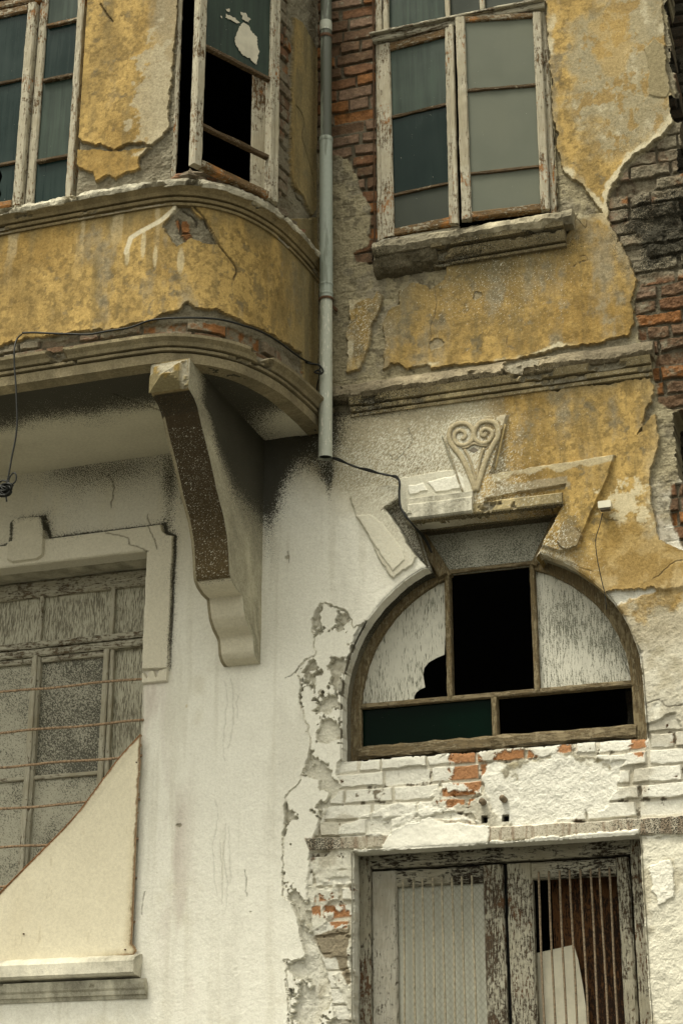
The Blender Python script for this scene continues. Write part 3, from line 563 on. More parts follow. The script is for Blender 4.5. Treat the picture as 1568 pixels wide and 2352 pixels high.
trim(np.array([(-3.553, 3.99), (-3.553, 4.045), (-3.545, 4.045), (-3.525, 4.015), (-3.515, 4.05), (-3.49, 4.05), (-3.475, 4.015), (-3.46, 4.05), (-3.415, 4.05), (-3.418, 3.99)]), 0.02, (0.66, 0.62, 0.50), 0, 0.002)
# flat outer band of the arch head: a broken frame of plaster on both sides of the keystone
trim(D([(805, 1145), (815, 1125), (890, 1115), (925, 1118), (935, 1150), (885, 1175), (900, 1195), (930, 1235), (960, 1275), (945, 1300), (905, 1330), (880, 1300), (850, 1235), (820, 1190)]), 0.014, (0.54, 0.50, 0.39), 0.02, 0.003, 0.7)
trim(D([(822, 1190), (850, 1185), (880, 1205), (925, 1265), (930, 1290), (905, 1315), (880, 1280)]), 0.020, (0.66, 0.63, 0.52), 0.015, 0.003, 0.8)
trim(D([(1128, 1092), (1412, 1046), (1395, 1100), (1340, 1220), (1330, 1260), (1290, 1270), (1245, 1255), (1250, 1215), (1285, 1150), (1300, 1115), (1110, 1150), (1112, 1120)]), 0.020, None, 0.012)
m = ss(0.003, -0.003, W.sd(D([(1132, 1090), (1412, 1046), (1408, 1062), (1360, 1075), (1330, 1068), (1290, 1092), (1260, 1078), (1220, 1095), (1180, 1090), (1150, 1110), (1132, 1108)]), 0.02)); W.col(m, (0.54, 0.47, 0.31), 0.9)
m = ss(0.003, -0.003, W.sd(D([(1150, 1120), (1300, 1098), (1310, 1118), (1120, 1148)]), 0.03)); W.col(m, (0.44, 0.38, 0.26), 0.85)
trim(D([(915, 1100), (1040, 1080), (1085, 1110), (1088, 1170), (1060, 1180), (925, 1195), (918, 1170)]), 0.016, (0.60, 0.57, 0.46), 0.01)
m = ss(0.003, -0.003, W.sd(D([(985, 1110), (1035, 1098), (1060, 1090), (1070, 1125), (1000, 1135)]), 0.02)); W.H += m * 0.006; W.col(m, WHT)
m = ss(0.003, -0.003, W.sd(D([(940, 1118), (975, 1112), (985, 1130), (945, 1138)]), 0.02)); W.H += m * 0.006; W.col(m, WHT)
KS = D([(1015, 1003), (1038, 970), (1075, 962), (1165, 955), (1132, 1075), (1112, 1165), (1085, 1175), (1072, 1150), (1048, 1095)])
trim(KS, 0.022, None, 0.004)
m = ss(0.003, -0.003, W.sd(D([(1140, 962), (1168, 953), (1158, 985), (1150, 975)]), 0.01)); W.col(m, (0.58, 0.52, 0.38), 0.9)
m = ss(0.002, -0.002, W.sd(D([(1295, 1210), (1325, 1215), (1338, 1235), (1325, 1262), (1295, 1268), (1280, 1250)]), 0.02)); W.H += m * (0.016 + W.w1 * 0.01); W.col(m, (0.38, 0.31, 0.19), 0.8)
soot(1360, 1180, .03, .10, .3)
# ragged hole at the upper left of the arch head
m = ss(0.003, -0.003, W.sd(D([(885, 1168), (915, 1150), (925, 1180), (960, 1225), (1000, 1300), (985, 1310), (945, 1260), (905, 1195)]), 0.02)); W.H -= m * 0.05; W.col(m, (0.16, 0.13, 0.085), 0.8); W.rough = np.maximum(W.rough, m)
m = ss(0.003, -0.003, W.sd(D([(935, 1185), (950, 1180), (958, 1195), (948, 1207), (934, 1202)]), 0.01)); W.H += m * 0.055; W.col(m, (0.5, 0.46, 0.36))
# ---- cracks
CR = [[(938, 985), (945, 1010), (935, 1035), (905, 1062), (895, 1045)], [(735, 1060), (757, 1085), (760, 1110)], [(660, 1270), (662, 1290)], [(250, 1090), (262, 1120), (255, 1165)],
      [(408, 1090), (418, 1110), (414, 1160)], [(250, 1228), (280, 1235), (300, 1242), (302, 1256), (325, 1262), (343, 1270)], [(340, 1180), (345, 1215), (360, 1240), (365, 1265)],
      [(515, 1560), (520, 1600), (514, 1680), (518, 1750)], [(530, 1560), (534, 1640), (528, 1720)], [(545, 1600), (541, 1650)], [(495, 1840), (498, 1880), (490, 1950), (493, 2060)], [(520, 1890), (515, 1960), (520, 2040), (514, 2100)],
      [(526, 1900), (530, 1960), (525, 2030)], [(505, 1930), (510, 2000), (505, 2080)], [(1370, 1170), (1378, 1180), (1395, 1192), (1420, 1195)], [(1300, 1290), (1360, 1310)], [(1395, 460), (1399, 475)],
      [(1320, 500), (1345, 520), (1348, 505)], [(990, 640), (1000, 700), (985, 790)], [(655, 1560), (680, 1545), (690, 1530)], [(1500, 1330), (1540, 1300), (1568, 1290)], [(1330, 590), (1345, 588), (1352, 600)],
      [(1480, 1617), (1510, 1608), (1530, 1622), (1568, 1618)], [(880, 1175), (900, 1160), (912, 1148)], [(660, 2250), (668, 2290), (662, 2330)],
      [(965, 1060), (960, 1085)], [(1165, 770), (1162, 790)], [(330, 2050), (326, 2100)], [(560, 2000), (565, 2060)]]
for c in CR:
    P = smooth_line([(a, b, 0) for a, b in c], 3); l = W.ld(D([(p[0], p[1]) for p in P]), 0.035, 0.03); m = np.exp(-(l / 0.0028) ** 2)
    kk = 0.24 if abs(c[0][0] - 515) < 35 else 0.5; W.H -= m * 0.006 * kk; W.col(m, (0.12, 0.10, 0.07), kk)  # groove shade painted dark, since cracks are finer than the grid
# chips with crescent edges
rs = np.random.RandomState(4)
for (px, py, r) in [(1340, 600, .022), (660, 1280, .010), (1105, 680, .04), (1000, 790, .03), (575, 2095, .006), (740, 1590, .014), (800, 1480, .012), (410, 1895, .010), (905, 640, .04)]:
    q = PY(px, py); d = np.hypot(W.S - q[0], (W.Z - q[2]) * 1.6) + (W.w1 + W.w2 * 0.6) * r * 4.5; m = ss(r * .8, r * .8 - 0.004, d); W.H -= m * 0.006; W.col(m, (0.40, 0.365, 0.27), 0.6)

# ---- openings
ARC, AR = (-1.822, 3.79), 0.705
def arc(cx, cz, r, a0, a1, n=28): return [(cx + r * math.cos(R(a0 + (a1 - a0) * i / n)), cz + r * math.sin(R(a0 + (a1 - a0) * i / n))) for i in range(n + 1)]
arch_l = [p for p in arc(ARC[0], ARC[1], AR, 180, 90) if p[0] < -2.11]; arch_r = [p for p in arc(ARC[0], ARC[1], AR, 90, 0) if p[0] > -1.57]
arch_out = [(-2.527, 3.53)] + arch_l + [(-2.095, 4.435), (-2.16, 4.66), (-1.432, 4.66), (-1.575, 4.425)] + arch_r + [(-1.117, 3.53)]
door_out = [(-2.476, -0.1), (-2.476, 3.100), (-1.176, 3.100), (-1.176, -0.1)]
lwin_out = [(-5.0, 2.70), (-5.0, 4.68), (-3.553, 4.68), (-3.553, 2.70)]
rwin_out = [(-2.345, 6.262), (-2.345, 8.35), (-1.405, 8.35), (-1.388, 6.262)]
def snap(s_, depth=0.08):
    gy, gx = np.gradient(s_); sx = np.gradient(xs)[None, :]; sz = np.gradient(zs)[:, None]
    gx = gx / sx; gz = gy / sz; gn = np.sqrt(gx**2 + gz**2) + 1e-6
    b = (s_ < 0.0036) & (s_ > -0.016)
    W.pos[..., 0] -= np.where(b, s_ * gx / gn, 0); W.pos[..., 2] -= np.where(b, s_ * gz / gn, 0)
    W.hole = np.where((s_ > 0) & (s_ < 0.0036), np.minimum(W.hole, 0.001), np.minimum(W.hole, s_))
    W.H = np.where((s_ <= 0) & (s_ > -0.016), -depth, W.H)
def opening(P, rag=0.006):
    s_ = W.sd(np.array(P, float), rag, 0.08)
    W.H -= 0.005 * np.exp(-(np.clip(s_, 0, 1) / 0.008) ** 2)
    snap(s_)
for P, r_ in ((arch_out, 0.008), (door_out, 0.010), (lwin_out, 0.004), (rwin_out, 0.012)): opening(P, r_)
edge = W.sd(D([(1526, -120), (1533, 30), (1536, 60), (1546, 120), (1549, 190), (1558, 250), (1566, 330), (1590, 340), (1900, 340), (1900, -120)]), 0.05, 0.1)
gap = W.sd(D([(1541, 942), (1800, 915), (1800, 1150), (1568, 1135), (1551, 1083), (1545, 1010)]), 0.03, 0.1)
snap(edge, 0.25); snap(gap, 0.25)
W.hole = np.where(W.S > -0.745 + W.w1 * 0.10 + 0.04 * np.sign(np.sin(W.Z / 0.148 * math.pi)), -1, W.hole)
behind = ((W.Z > 5.24) & (W.S < -2.70)).astype(np.float32) * -1 + 0.5
W.hole = np.where(behind < 0, -1, W.hole)
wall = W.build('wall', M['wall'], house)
wall['label'] = 'plaster wall, white below and flaking ochre above, with patches of bare brick'

# ------------------------------------------------------------------ the bay: plan curve and its relief
plan = smooth_line([(-5.30, -.95, 0), (-4.6, -.95, 0), (-4.0, -.95, 0), (-3.5, -.952, 0), (-3.13, -.948, 0), (-3.0, -.915, 0), (-2.9, -.853, 0), (-2.81, -.757, 0), (-2.745, -.63, 0), (-2.70, -.48, 0), (-2.675, -.30, 0), (-2.662, -.15, 0), (-2.655, 0.02, 0)], 40)
plan = np.array(plan)[:, :2]; pl_s = np.concatenate([[0], np.cumsum(np.hypot(*np.diff(plan, axis=0).T))])
pt = np.gradient(plan, axis=0); pt /= np.linalg.norm(pt, axis=1)[:, None]; pnrm = np.stack([pt[:, 1], -pt[:, 0]], 1)
def plan_at(s, off=0.0):
    p = np.stack([np.interp(s, pl_s, plan[:, k]) for k in (0, 1)], -1); n = np.stack([np.interp(s, pl_s, pnrm[:, k]) for k in (0, 1)], -1)
    n /= np.linalg.norm(n, axis=-1, keepdims=True); return p + n * off, n
def BU(pts, off=0.0):
    """photograph -> (s, z) on the bay's face"""
    out = []; pp = plan + pnrm * off
    for px, py in pts:
        d = ray(px, py); c = d[0] * (pp[:, 1] - CAM[1]) - d[1] * (pp[:, 0] - CAM[0]); k = np.where(np.sign(c[:-1]) != np.sign(c[1:]))[0]
        if len(k) == 0: k = [0 if px < 300 else len(c) - 2]
        k = k[0]; t = c[k] / (c[k] - c[k+1]) if c[k] != c[k+1] else 0; t = min(max(t, -60), 60)
        p = pp[k] * (1 - t) + pp[k+1] * t; u = (p - CAM[:2]) @ d[:2] / (d[:2] @ d[:2]); out.append((pl_s[k] * (1 - t) + pl_s[k+1] * t, CAM[2] + d[2] * u))
    return np.array(out)
bs = np.concatenate([np.arange(0, 0.8, 0.02), np.arange(0.8, pl_s[-1], 0.005), [pl_s[-1]]]); bz = np.concatenate([np.arange(5.27, 7.95, 0.005), np.arange(7.95, 8.7, 0.03)])
bp, bn = plan_at(bs); BS, BZ = np.meshgrid(bs, bz)
B = Sheet(bs, bz, np.stack([np.broadcast_to(bp[:, 0], BS.shape), np.broadcast_to(bp[:, 1], BS.shape), BZ], -1).copy(), np.stack([np.broadcast_to(bn[:, 0], BS.shape), np.broadcast_to(bn[:, 1], BS.shape), np.zeros_like(BS)], -1))
rel, face, tid, t0 = bricks(B, seed=9)
B.H = rel - 0.026; B.rough[:] = 0.85; brick_color(B, face, tid * 0.8, 0.62, np.ones_like(B.H))
m = ss(0.02, -0.02, B.sd(BU([(395, 480), (470, 480), (480, 580), (400, 590)]))); brick_color(B, face, tid * 0.1, 0.15, m)
s_win1, s_win2a, s_win2b = float(BU([(172, 440)])[0, 0]), float(np.interp(-3.080, plan[:, 0], pl_s)), float(np.interp(-2.705, plan[:, 0], pl_s))
BASEZ = 6.20
BR2 = [BU([(-30, 812), (20, 792), (60, 783), (150, 775), (250, 764), (330, 746), (400, 738), (450, 740), (520, 748), (580, 770), (640, 806), (690, 846), (712, 880), (728, 960), (600, 960), (300, 830), (-30, 900)]),
       BU([(402, 500), (425, 498), (440, 520), (446, 545), (430, 552), (414, 530)]), BU([(646, -30), (667, -30), (670, 200), (666, 440), (645, 450)]), BU([(392, 380), (404, 300), (406, 410), (396, 412)])]
bare = np.full(BS.shape, 1.0, np.float32)
for P in BR2: bare = np.minimum(bare, B.sd(P, 0.05))
und = ss(-0.004, 0.006, bare + B.w1 * 0.02)
uh = -0.018 + fbm(BS, BZ, 0.05, 121, 5, 0.72) * 0.022
B.H = B.H * (1 - und) + (uh + rel * 0.14) * und; B.rough = B.rough * (1 - und) + und
B.col(und, (0.40, 0.365, 0.27)); B.col(und * ss(0.0, 0.15, fbm(BS, BZ, 0.09, 123, 5)), (0.28, 0.245, 0.17), 0.8)
T = [BU([(196, -60), (186, 26), (185, 132), (176, 224), (174, 312), (190, 324), (227, 333), (258, 344), (280, 335), (296, 330), (350, 330), (372, 312), (386, 288), (394, 200), (402, 100), (414, -60)]),
     BU([(177, 342), (237, 345), (262, 347), (300, 345), (345, 338), (322, 362), (318, 372), (326, 388), (266, 408), (245, 402), (219, 413), (214, 394), (182, 388), (170, 369)]),
     BU([(-60, 512), (200, 488), (385, 450), (409, 468), (398, 490), (376, 520), (395, 545), (405, 565), (440, 548), (472, 560), (500, 562), (486, 530), (470, 505), (448, 498), (432, 470), (520, 470), (640, 520), (700, 565), (728, 560), (727, 800), (705, 820), (652, 788), (620, 766), (560, 742), (525, 722), (490, 708), (450, 708), (432, 693), (410, 712), (372, 723), (350, 738), (300, 748), (250, 757), (150, 766), (60, 776), (-60, 808)]),
     BU([(676, 40), (700, 60), (728, 120), (728, 480), (716, 500), (700, 460), (690, 440), (678, 430), (669, 400), (671, 200)]),
     BU([(668, 505), (729, 500), (729, 900), (700, 900)])]
top = np.full(BS.shape, 1.0, np.float32)
for i, P in enumerate(T): top = np.minimum(top, B.sd(P, 0.03, 0.2))
mt = ss(0.003, -0.003, top); thb = 0.0 + fbm(BS, BZ, 0.6, 151, 4) * 0.008 + fbm(BS, BZ, 0.05, 152, 4) * 0.002
B.H = B.H * (1 - mt) + (thb + 0.004 * np.exp(-np.clip(-top, 0, 1) / 0.02)) * mt; B.rough = B.rough * (1 - mt) + 0.22 * mt
plaster_yellow(B, mt, 33, -0.35)
upz = ss(6.15, 6.25, BZ)
m = mt * upz * ss(0.10, -0.02, B.sd(BU([(372, -60), (366, 264), (355, 340), (420, 330), (430, -60)]), 0.06, 0.2)); B.col(m, (0.47, 0.40, 0.26), 0.85)
m = mt * ss(6.14, 5.98, BZ) * 0 + mt * (1 - upz) * ss(5.95, 6.12, BZ + fbm(BS * 3, BZ * 0.3, .2, 161, 4) * 0.35); B.col(m, (0.30, 0.24, 0.12), 0.65)
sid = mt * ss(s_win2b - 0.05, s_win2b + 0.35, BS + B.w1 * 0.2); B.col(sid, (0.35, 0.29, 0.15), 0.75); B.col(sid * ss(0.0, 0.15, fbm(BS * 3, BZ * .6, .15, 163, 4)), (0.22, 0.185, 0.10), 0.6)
st = fbm(BS * 2.5, BZ * 0.35, 0.16, 165, 4, 0.6); B.col(mt * (1 - upz) * ss(5.7, 6.1, BZ) * ss(0.06, 0.16, st), (0.55, 0.47, 0.30), 0.7)
for c in (BU([(411, 470), (396, 486), (370, 508), (340, 524), (318, 536), (300, 548), (291, 580)]),):
    l = B.ld(c, 0.01, 0.06); m = ss(0.016, 0.010, l); B.col(m, (0.62, 0.57, 0.43), 0.9)
for (px, py, rx, rz) in ((330, 560, .015, .09), (357, 590, .012, .07), (415, 600, .02, .08), (293, 590, .014, .05)):
    q = BU([(px, py)])[0]; m = ss(0.3, 0.6, B.blob(q[0], q[1], rx, rz) + B.w1 * 0.3); B.col(m, (0.58, 0.51, 0.34), 0.7)
q = BU([(240, 210)])[0]; m = upz * mt * ss(0.50, 0.60, B.blob(q[0] + 0.28, q[1] - 0.1, .16, .42) + fbm(BS, BZ, .05, 171, 4, .65) * 1.1); B.col(m, (0.52, 0.46, 0.32), 0.8)
for c in ([(440, 470), (470, 505), (486, 530)], [(500, 560), (525, 590), (545, 620), (540, 640)], [(680, 240), (700, 275), (694, 310), (705, 350), (718, 400), (725, 450)], [(678, 420), (690, 450), (700, 470)], [(420, 480), (450, 500), (455, 520)], [(232, 10), (262, 50)]):
    P = smooth_line([(a, b, 0) for a, b in c], 3); l = B.ld(BU([(p[0], p[1]) for p in P]), 0.03, 0.03); m = np.exp(-(l / 0.004) ** 2); B.H -= m * 0.010; B.col(m, (0.09, 0.075, 0.05), 0.8)
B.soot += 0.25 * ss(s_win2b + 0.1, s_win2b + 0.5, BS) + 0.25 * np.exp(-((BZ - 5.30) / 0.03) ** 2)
def rect_sd(s0, s1, z0, z1):
    dx = np.maximum(s0 - BS, BS - s1); dz = np.maximum(z0 - BZ, BZ - z1); return np.maximum(dx, dz)
h = np.minimum(rect_sd(-1, s_win1, BASEZ, 9), rect_sd(s_win2a, s_win2b, BASEZ, 9)) + B.w1 * 0.008
B.H = np.where((h <= 0) & (h > -0.012), -0.09, B.H); B.hole = h
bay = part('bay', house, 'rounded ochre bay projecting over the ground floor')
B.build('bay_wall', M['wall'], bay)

def sweep(mb, s0, s1, prof, tone, rag=None, step=0.008, soot=None, seed=1, base=None, sub=0.012, fleck=0.0):
    """mouldings: profile of (offset, z) pulled along the bay plan (or any base function s -> point, normal)"""
    pr = [np.array(prof[0], float)]; rg = [0 if rag is None else rag[0]]
    for i in range(len(prof) - 1):
        a, b = np.array(prof[i], float), np.array(prof[i+1], float); n = max(1, int(np.linalg.norm(b - a) / sub))
        for k in range(1, n + 1): pr.append(a + (b - a) * k / n); rg.append(0 if rag is None else rag[i] + (rag[i+1] - rag[i]) * k / n)
    pr = np.array(pr); rg = np.array(rg); S = np.arange(s0, s1, step); S = np.append(S, s1)
    p, n = (base or plan_at)(S); m = len(pr)
    al = np.concatenate([[0], np.cumsum(np.hypot(*np.diff(pr, axis=0).T))])
    AA, SS_ = np.meshgrid(al, S); n1 = fbm(SS_, AA + seed * 3, 0.07, seed, 5, 0.6); n2 = fbm(SS_, AA + seed * 5, 0.07, seed + 50, 5, 0.6); n3 = fbm(SS_, AA, 0.3, seed + 9, 3)
    off = pr[None, :, 0] - np.abs(n1) * rg[None] * 2.2 + n3 * rg * 0.8; z = pr[None, :, 1] + n2 * rg[None] * 1.2 + n1 * 0.003
    big_ = fbm(SS_ * 0.7, AA * 1.2 + seed, 0.16, seed + 77, 5, 0.66); dm = ss(0.13, 0.17, big_) * (off > 0.012)
    off = off - dm * (off - 0.006) * 0.62 - np.abs(n2) * dm * 0.012
    v = np.stack([p[:, 0:1] + n[:, 0:1] * off, p[:, 1:2] + n[:, 1:2] * off, z], -1).reshape(-1, 3)
    f = [(i*m + k, i*m + k + 1, (i+1)*m + k + 1, (i+1)*m + k) for i in range(len(S) - 1) for k in range(m - 1)]
    f += [tuple(range(m - 1, -1, -1)), tuple((len(S)-1)*m + k for k in range(m))]
    t1 = np.array(tone, float); c = t1[None, None] * (1 + n3[..., None] * 0.7) * (1 + n1[..., None] * 0.5)
    c = c * (1 - dm[..., None]) + np.array((0.47, 0.43, 0.33)) * dm[..., None]; c = c * (1 + 0.55 * fbm(SS_ * 2.5, AA * 0.3, 0.12, seed + 88, 5, 0.65))[..., None]
    w = np.zeros(off.shape + (3,)); w[..., 2] = np.clip(0.15 + rg * 60, 0, 1)[None]; w[..., 2] = np.maximum(w[..., 2], dm); w[..., 1] = fleck
    if soot is not None: w[..., 0] = np.clip(soot + n3 * 0.4, 0, 1) if not callable(soot) else np.clip(soot(v.reshape(off.shape + (3,)), n3), 0, 1)
    mb.add(v, f, False, c.reshape(-1, 3), w.reshape(-1, 3))
SE = pl_s[-1]
mb = MB(); sweep(mb, 0, SE, [(-0.05, 5.208), (0.034, 5.21), (0.036, 5.257), (0.016, 5.258), (0.016, 5.266), (0.046, 5.267), (0.048, 5.279), (0.026, 5.280), (0.026, 5.288), (0.056, 5.289), (0.064, 5.305), (0.086, 5.320), (0.088, 5.334), (-0.04, 5.338)], (0.37, 0.315, 0.20), [0, .002, .0006, .0004, .0004, .0004, .0004, .0004, .0004, .0004, .0006, .001, .002, .002], soot=0.14, seed=5, sub=0.007)
mb.build('cornice_moulding', M['wall'], bay)
mb = MB(); sweep(mb, 0, SE - 0.02, [(-0.03, 6.058), (0.012, 6.060), (0.014, 6.072), (-0.006, 6.073), (-0.006, 6.081), (0.020, 6.082), (0.024, 6.096), (0.002, 6.097), (0.002, 6.105), (0.028, 6.107), (0.036, 6.122), (0.058, 6.142)], (0.33, 0.265, 0.145), [.001, .001, .0005, .0005, .0005, .0005, .0005, .0005, .0005, .0005, .001, .002], soot=0.18, seed=15, sub=0.007)
sweep(mb, 0, SE - 0.04, [(0.030, 6.136), (0.060, 6.140), (0.068, 6.158), (0.056, 6.182), (0.02, 6.196), (-0.06, 6.203), (-0.10, 6.205)], (0.58, 0.545, 0.43), [.008, .014, .018, .022, .016, .010, .0], soot=0.14, seed=25, sub=0.009)
mb.build('sill_moulding', M['wall'], bay)
# rubble left on the sill by the open sash
rs = np.random.RandomState(12)
def rock(mb, c, r, tone, seed, w=(0.15, 0, 1)):
    rs = np.random.RandomState(seed); v = []; n, mm = 9, 7; ph = rs.rand(3) * 6
    for i in range(mm + 1):
        th = math.pi * i / mm
        for k in range(n):
            a = 2 * math.pi * k / n; d = np.array([math.sin(th) * math.cos(a), math.sin(th) * math.sin(a), math.cos(th)])
            q = 1 + 0.22 * math.sin(3 * a + ph[0] + th) + 0.18 * math.sin(2 * th * 2 + ph[1]) + rs.randn() * 0.08
            v.append(np.array(c) + d * np.array(r) * q)
    f = [(i*n + k, i*n + (k+1) % n, (i+1)*n + (k+1) % n, (i+1)*n + k) for i in range(mm) for k in range(n)]
    mb.add(v, f, False, [tuple(np.array(tone) * (0.85 + 0.3 * rs.rand())) for _ in v], [w] * len(v))
mb = MB()
for i, (px, r) in enumerate(((415, .035), (438, .05), (460, .05), (480, .035), (505, .045), (528, .05), (550, .045), (572, .04), (595, .045), (618, .035), (640, .04), (665, .03), (685, .03))):
    s_ = BU([(px, 440)])[0, 0]; p, n = plan_at(np.array([s_]), 0.0); rock(mb, (p[0, 0], p[0, 1], 6.20 + r * 0.25), (r * 1.2, r * 1.1, r * 0.7), (0.36, 0.30, 0.22) if i % 3 else (0.42, 0.24, 0.15), 60 + i)
mb.build('mortar_lump', M['wall'], bay)

# soffit
sx_ = np.append(np.arange(-5.3, -2.70, 0.008), np.linspace(-2.70, -2.652, 14)); half = plan[np.argmax(plan[:, 0] > -3.2):]
yc = np.interp(sx_, plan[:, 0] + 0.0, plan[:, 1] + 0); yc = np.where(sx_ > -2.653, -0.02, yc) - 0.02 * (yc < -0.3)
tt = np.linspace(0, 1, 130); SX, TT = np.meshgrid(sx_, tt)
F = Sheet(sx_, tt, np.stack([SX, np.broadcast_to(yc, SX.shape) * TT + 0.01 * (1 - TT), np.full_like(SX, 5.211)], -1), np.broadcast_to(np.array([0, 0, -1.0]), SX.shape + (3,)))
FY = -F.pos[..., 1]; F.H = fbm(SX, FY, 0.5, 201, 4) * 0.010 + 0.0; F.rough[:] = 0.15
F.col(np.ones_like(SX), (0.64, 0.605, 0.48)); F.col(ss(0.0, 0.3, fbm(SX, FY, 0.5, 203, 4)), (0.54, 0.50, 0.385), 0.6)
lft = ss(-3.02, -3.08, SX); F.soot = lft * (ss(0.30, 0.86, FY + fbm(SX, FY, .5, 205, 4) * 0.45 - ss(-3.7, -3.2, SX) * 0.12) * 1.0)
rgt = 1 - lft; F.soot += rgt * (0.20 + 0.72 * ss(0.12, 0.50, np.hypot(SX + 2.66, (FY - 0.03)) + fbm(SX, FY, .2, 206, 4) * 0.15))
F.H = -F.H
for c in ([(-3.42, .75), (-3.30, .52), (-3.22, .42), (-3.10, .30)], [(-3.30, .33), (-3.20, .2), (-3.14, .03)]):
    l = line_raw(SX + F.w1 * 0.04, FY + F.w2 * 0.04, c); m = np.exp(-(l / 0.004) ** 2); F.col(m, (0.13, 0.11, 0.07), 0.8); F.H -= m * 0.004
F.S1 = None
def flip(me):
    for p in me.polygons: pass
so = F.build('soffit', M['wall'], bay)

# ---- corbel bracket
prof = [(-.975, 5.212), (-.975, 5.065), (-.905, 5.045), (-.865, 5.02), (-.81, 4.949), (-.757, 4.89), (-.703, 4.831), (-.655, 4.77), (-.61, 4.708), (-.565, 4.66), (-.518, 4.61), (-.466, 4.522), (-.44, 4.426), (-.432, 4.371), (-.42, 4.345), (-.385, 4.322), (-.324, 4.306), (-.258, 4.302), (-.250, 4.28), (-.242, 4.253), (-.223, 4.212), (-.18, 4.175), (-.125, 4.15), (-.112, 4.14), (-.102, 4.107), (-.092, 4.072), (-.07, 4.05), (-.03, 4.038), (0.02, 4.036)]
pr = np.array(prof); d_ = np.concatenate([[0], np.cumsum(np.hypot(*np.diff(pr, axis=0).T))]); q = np.arange(0, d_[-1], 0.010); pr = np.stack([np.interp(q, d_, pr[:, k]) for k in (0, 1)], -1)
X0, X1 = -3.125, -2.938
def bracket():
    br = part('corbel', house, 'long curved plaster corbel under the bay, dark brown on its underside')
    n = len(pr); mb = MB(); xsn = np.array([X0, X0 + 0.012, X0 + 0.02, X0 + 0.022] + list(np.linspace(X0 + 0.03, X1 - 0.004, 18)) + [X1]); ins = np.array([0.018, 0.006, 0.0, 0.0] + [0] * 18 + [0.004]); m = len(xsn)
    v = []; c = []; w = []
    nz = fbm(*np.meshgrid(xsn, q), 0.05, 301, 4)
    for i, (y, z) in enumerate(pr):
        for k, x in enumerate(xsn):
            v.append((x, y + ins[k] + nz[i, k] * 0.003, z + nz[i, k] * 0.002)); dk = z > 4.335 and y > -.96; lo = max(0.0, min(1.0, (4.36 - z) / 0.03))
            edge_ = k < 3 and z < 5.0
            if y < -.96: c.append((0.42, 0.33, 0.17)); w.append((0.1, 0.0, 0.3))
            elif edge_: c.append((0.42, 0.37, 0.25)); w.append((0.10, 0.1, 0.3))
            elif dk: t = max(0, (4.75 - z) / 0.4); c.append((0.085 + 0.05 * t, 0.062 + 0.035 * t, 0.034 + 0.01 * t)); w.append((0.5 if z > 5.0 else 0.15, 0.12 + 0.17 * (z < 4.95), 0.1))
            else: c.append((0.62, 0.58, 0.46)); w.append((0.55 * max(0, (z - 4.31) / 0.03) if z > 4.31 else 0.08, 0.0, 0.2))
    mb.add(v, [(i*m + k, i*m + k + 1, (i+1)*m + k + 1, (i+1)*m + k) for i in range(n-1) for k in range(m-1)], True, c, w)
    for x, sgn in ((X0, 0), (X1, 1)):
        v = []; c = []; w = []; J = 40; yy = pr[:, 0] + (ins[0] if sgn == 0 else ins[-1])
        nn = fbm(*np.meshgrid(np.linspace(0, 1, J + 1), q), 0.2, 303 + sgn, 4)
        for i in range(n):
            for j in range(J + 1):
                y = yy[i] * (1 - j / J) + 0.03 * (j / J); z = pr[i, 1]; v.append((x + nn[i, j] * 0.006, y, z))
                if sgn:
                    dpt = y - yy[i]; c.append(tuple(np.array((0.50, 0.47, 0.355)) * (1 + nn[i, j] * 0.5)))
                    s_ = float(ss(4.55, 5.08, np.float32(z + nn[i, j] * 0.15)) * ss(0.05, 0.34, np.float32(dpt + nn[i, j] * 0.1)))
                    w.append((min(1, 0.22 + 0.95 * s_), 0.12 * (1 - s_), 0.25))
                else: c.append((0.55, 0.51, 0.38)); w.append((0.2, 0, 0.2))
        ff = [(i*(J+1) + j, i*(J+1) + j + 1, (i+1)*(J+1) + j + 1, (i+1)*(J+1) + j) for i in range(n-1) for j in range(J)]
        if sgn == 0: ff = [f[::-1] for f in ff]
        mb.add(v, ff, True, c, w)
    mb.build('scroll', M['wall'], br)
    # pyramid-faced block at the head
    mb = MB(); y0 = -.978; z0, z1 = 5.062, 5.214; xc, zc = (X0 + X1) / 2, (z0 + z1) / 2 + 0.005; g = 14; v = []; c = []; w = []
    for i in range(g + 1):
        for k in range(g + 1):
            a, b = k / g, i / g; hgt = min(a, 1 - a, b, 1 - b) * 2; x = X0 - 0.004 + (X1 - X0 + 0.008) * a; z = z0 + (z1 - z0) * b
            n1 = float(fbm(np.float32([[x]]), np.float32([[z]]), 0.04, 311, 3)[0, 0]); chip = (b > 0.62 or a > 0.82) and n1 > -0.12 or (b > 0.45 and abs(a - 0.5) < 0.2)
            v.append((x, y0 - 0.055 * hgt + (0.008 if chip else 0) + n1 * 0.004, z)); c.append((0.50, 0.46, 0.35) if chip else ((0.45, 0.32, 0.11) if b > a * 0.7 and b > (1 - a) * 0.7 else (0.30, 0.25, 0.13))); w.append((0.12, 0, 0.7 if chip else 0.3))
    mb.add(v, [(i*(g+1) + k, i*(g+1) + k + 1, (i+1)*(g+1) + k + 1, (i+1)*(g+1) + k) for i in range(g) for k in range(g)], False, c, w)
    mb.build('diamond_block', M['wall'], br)
bracket()

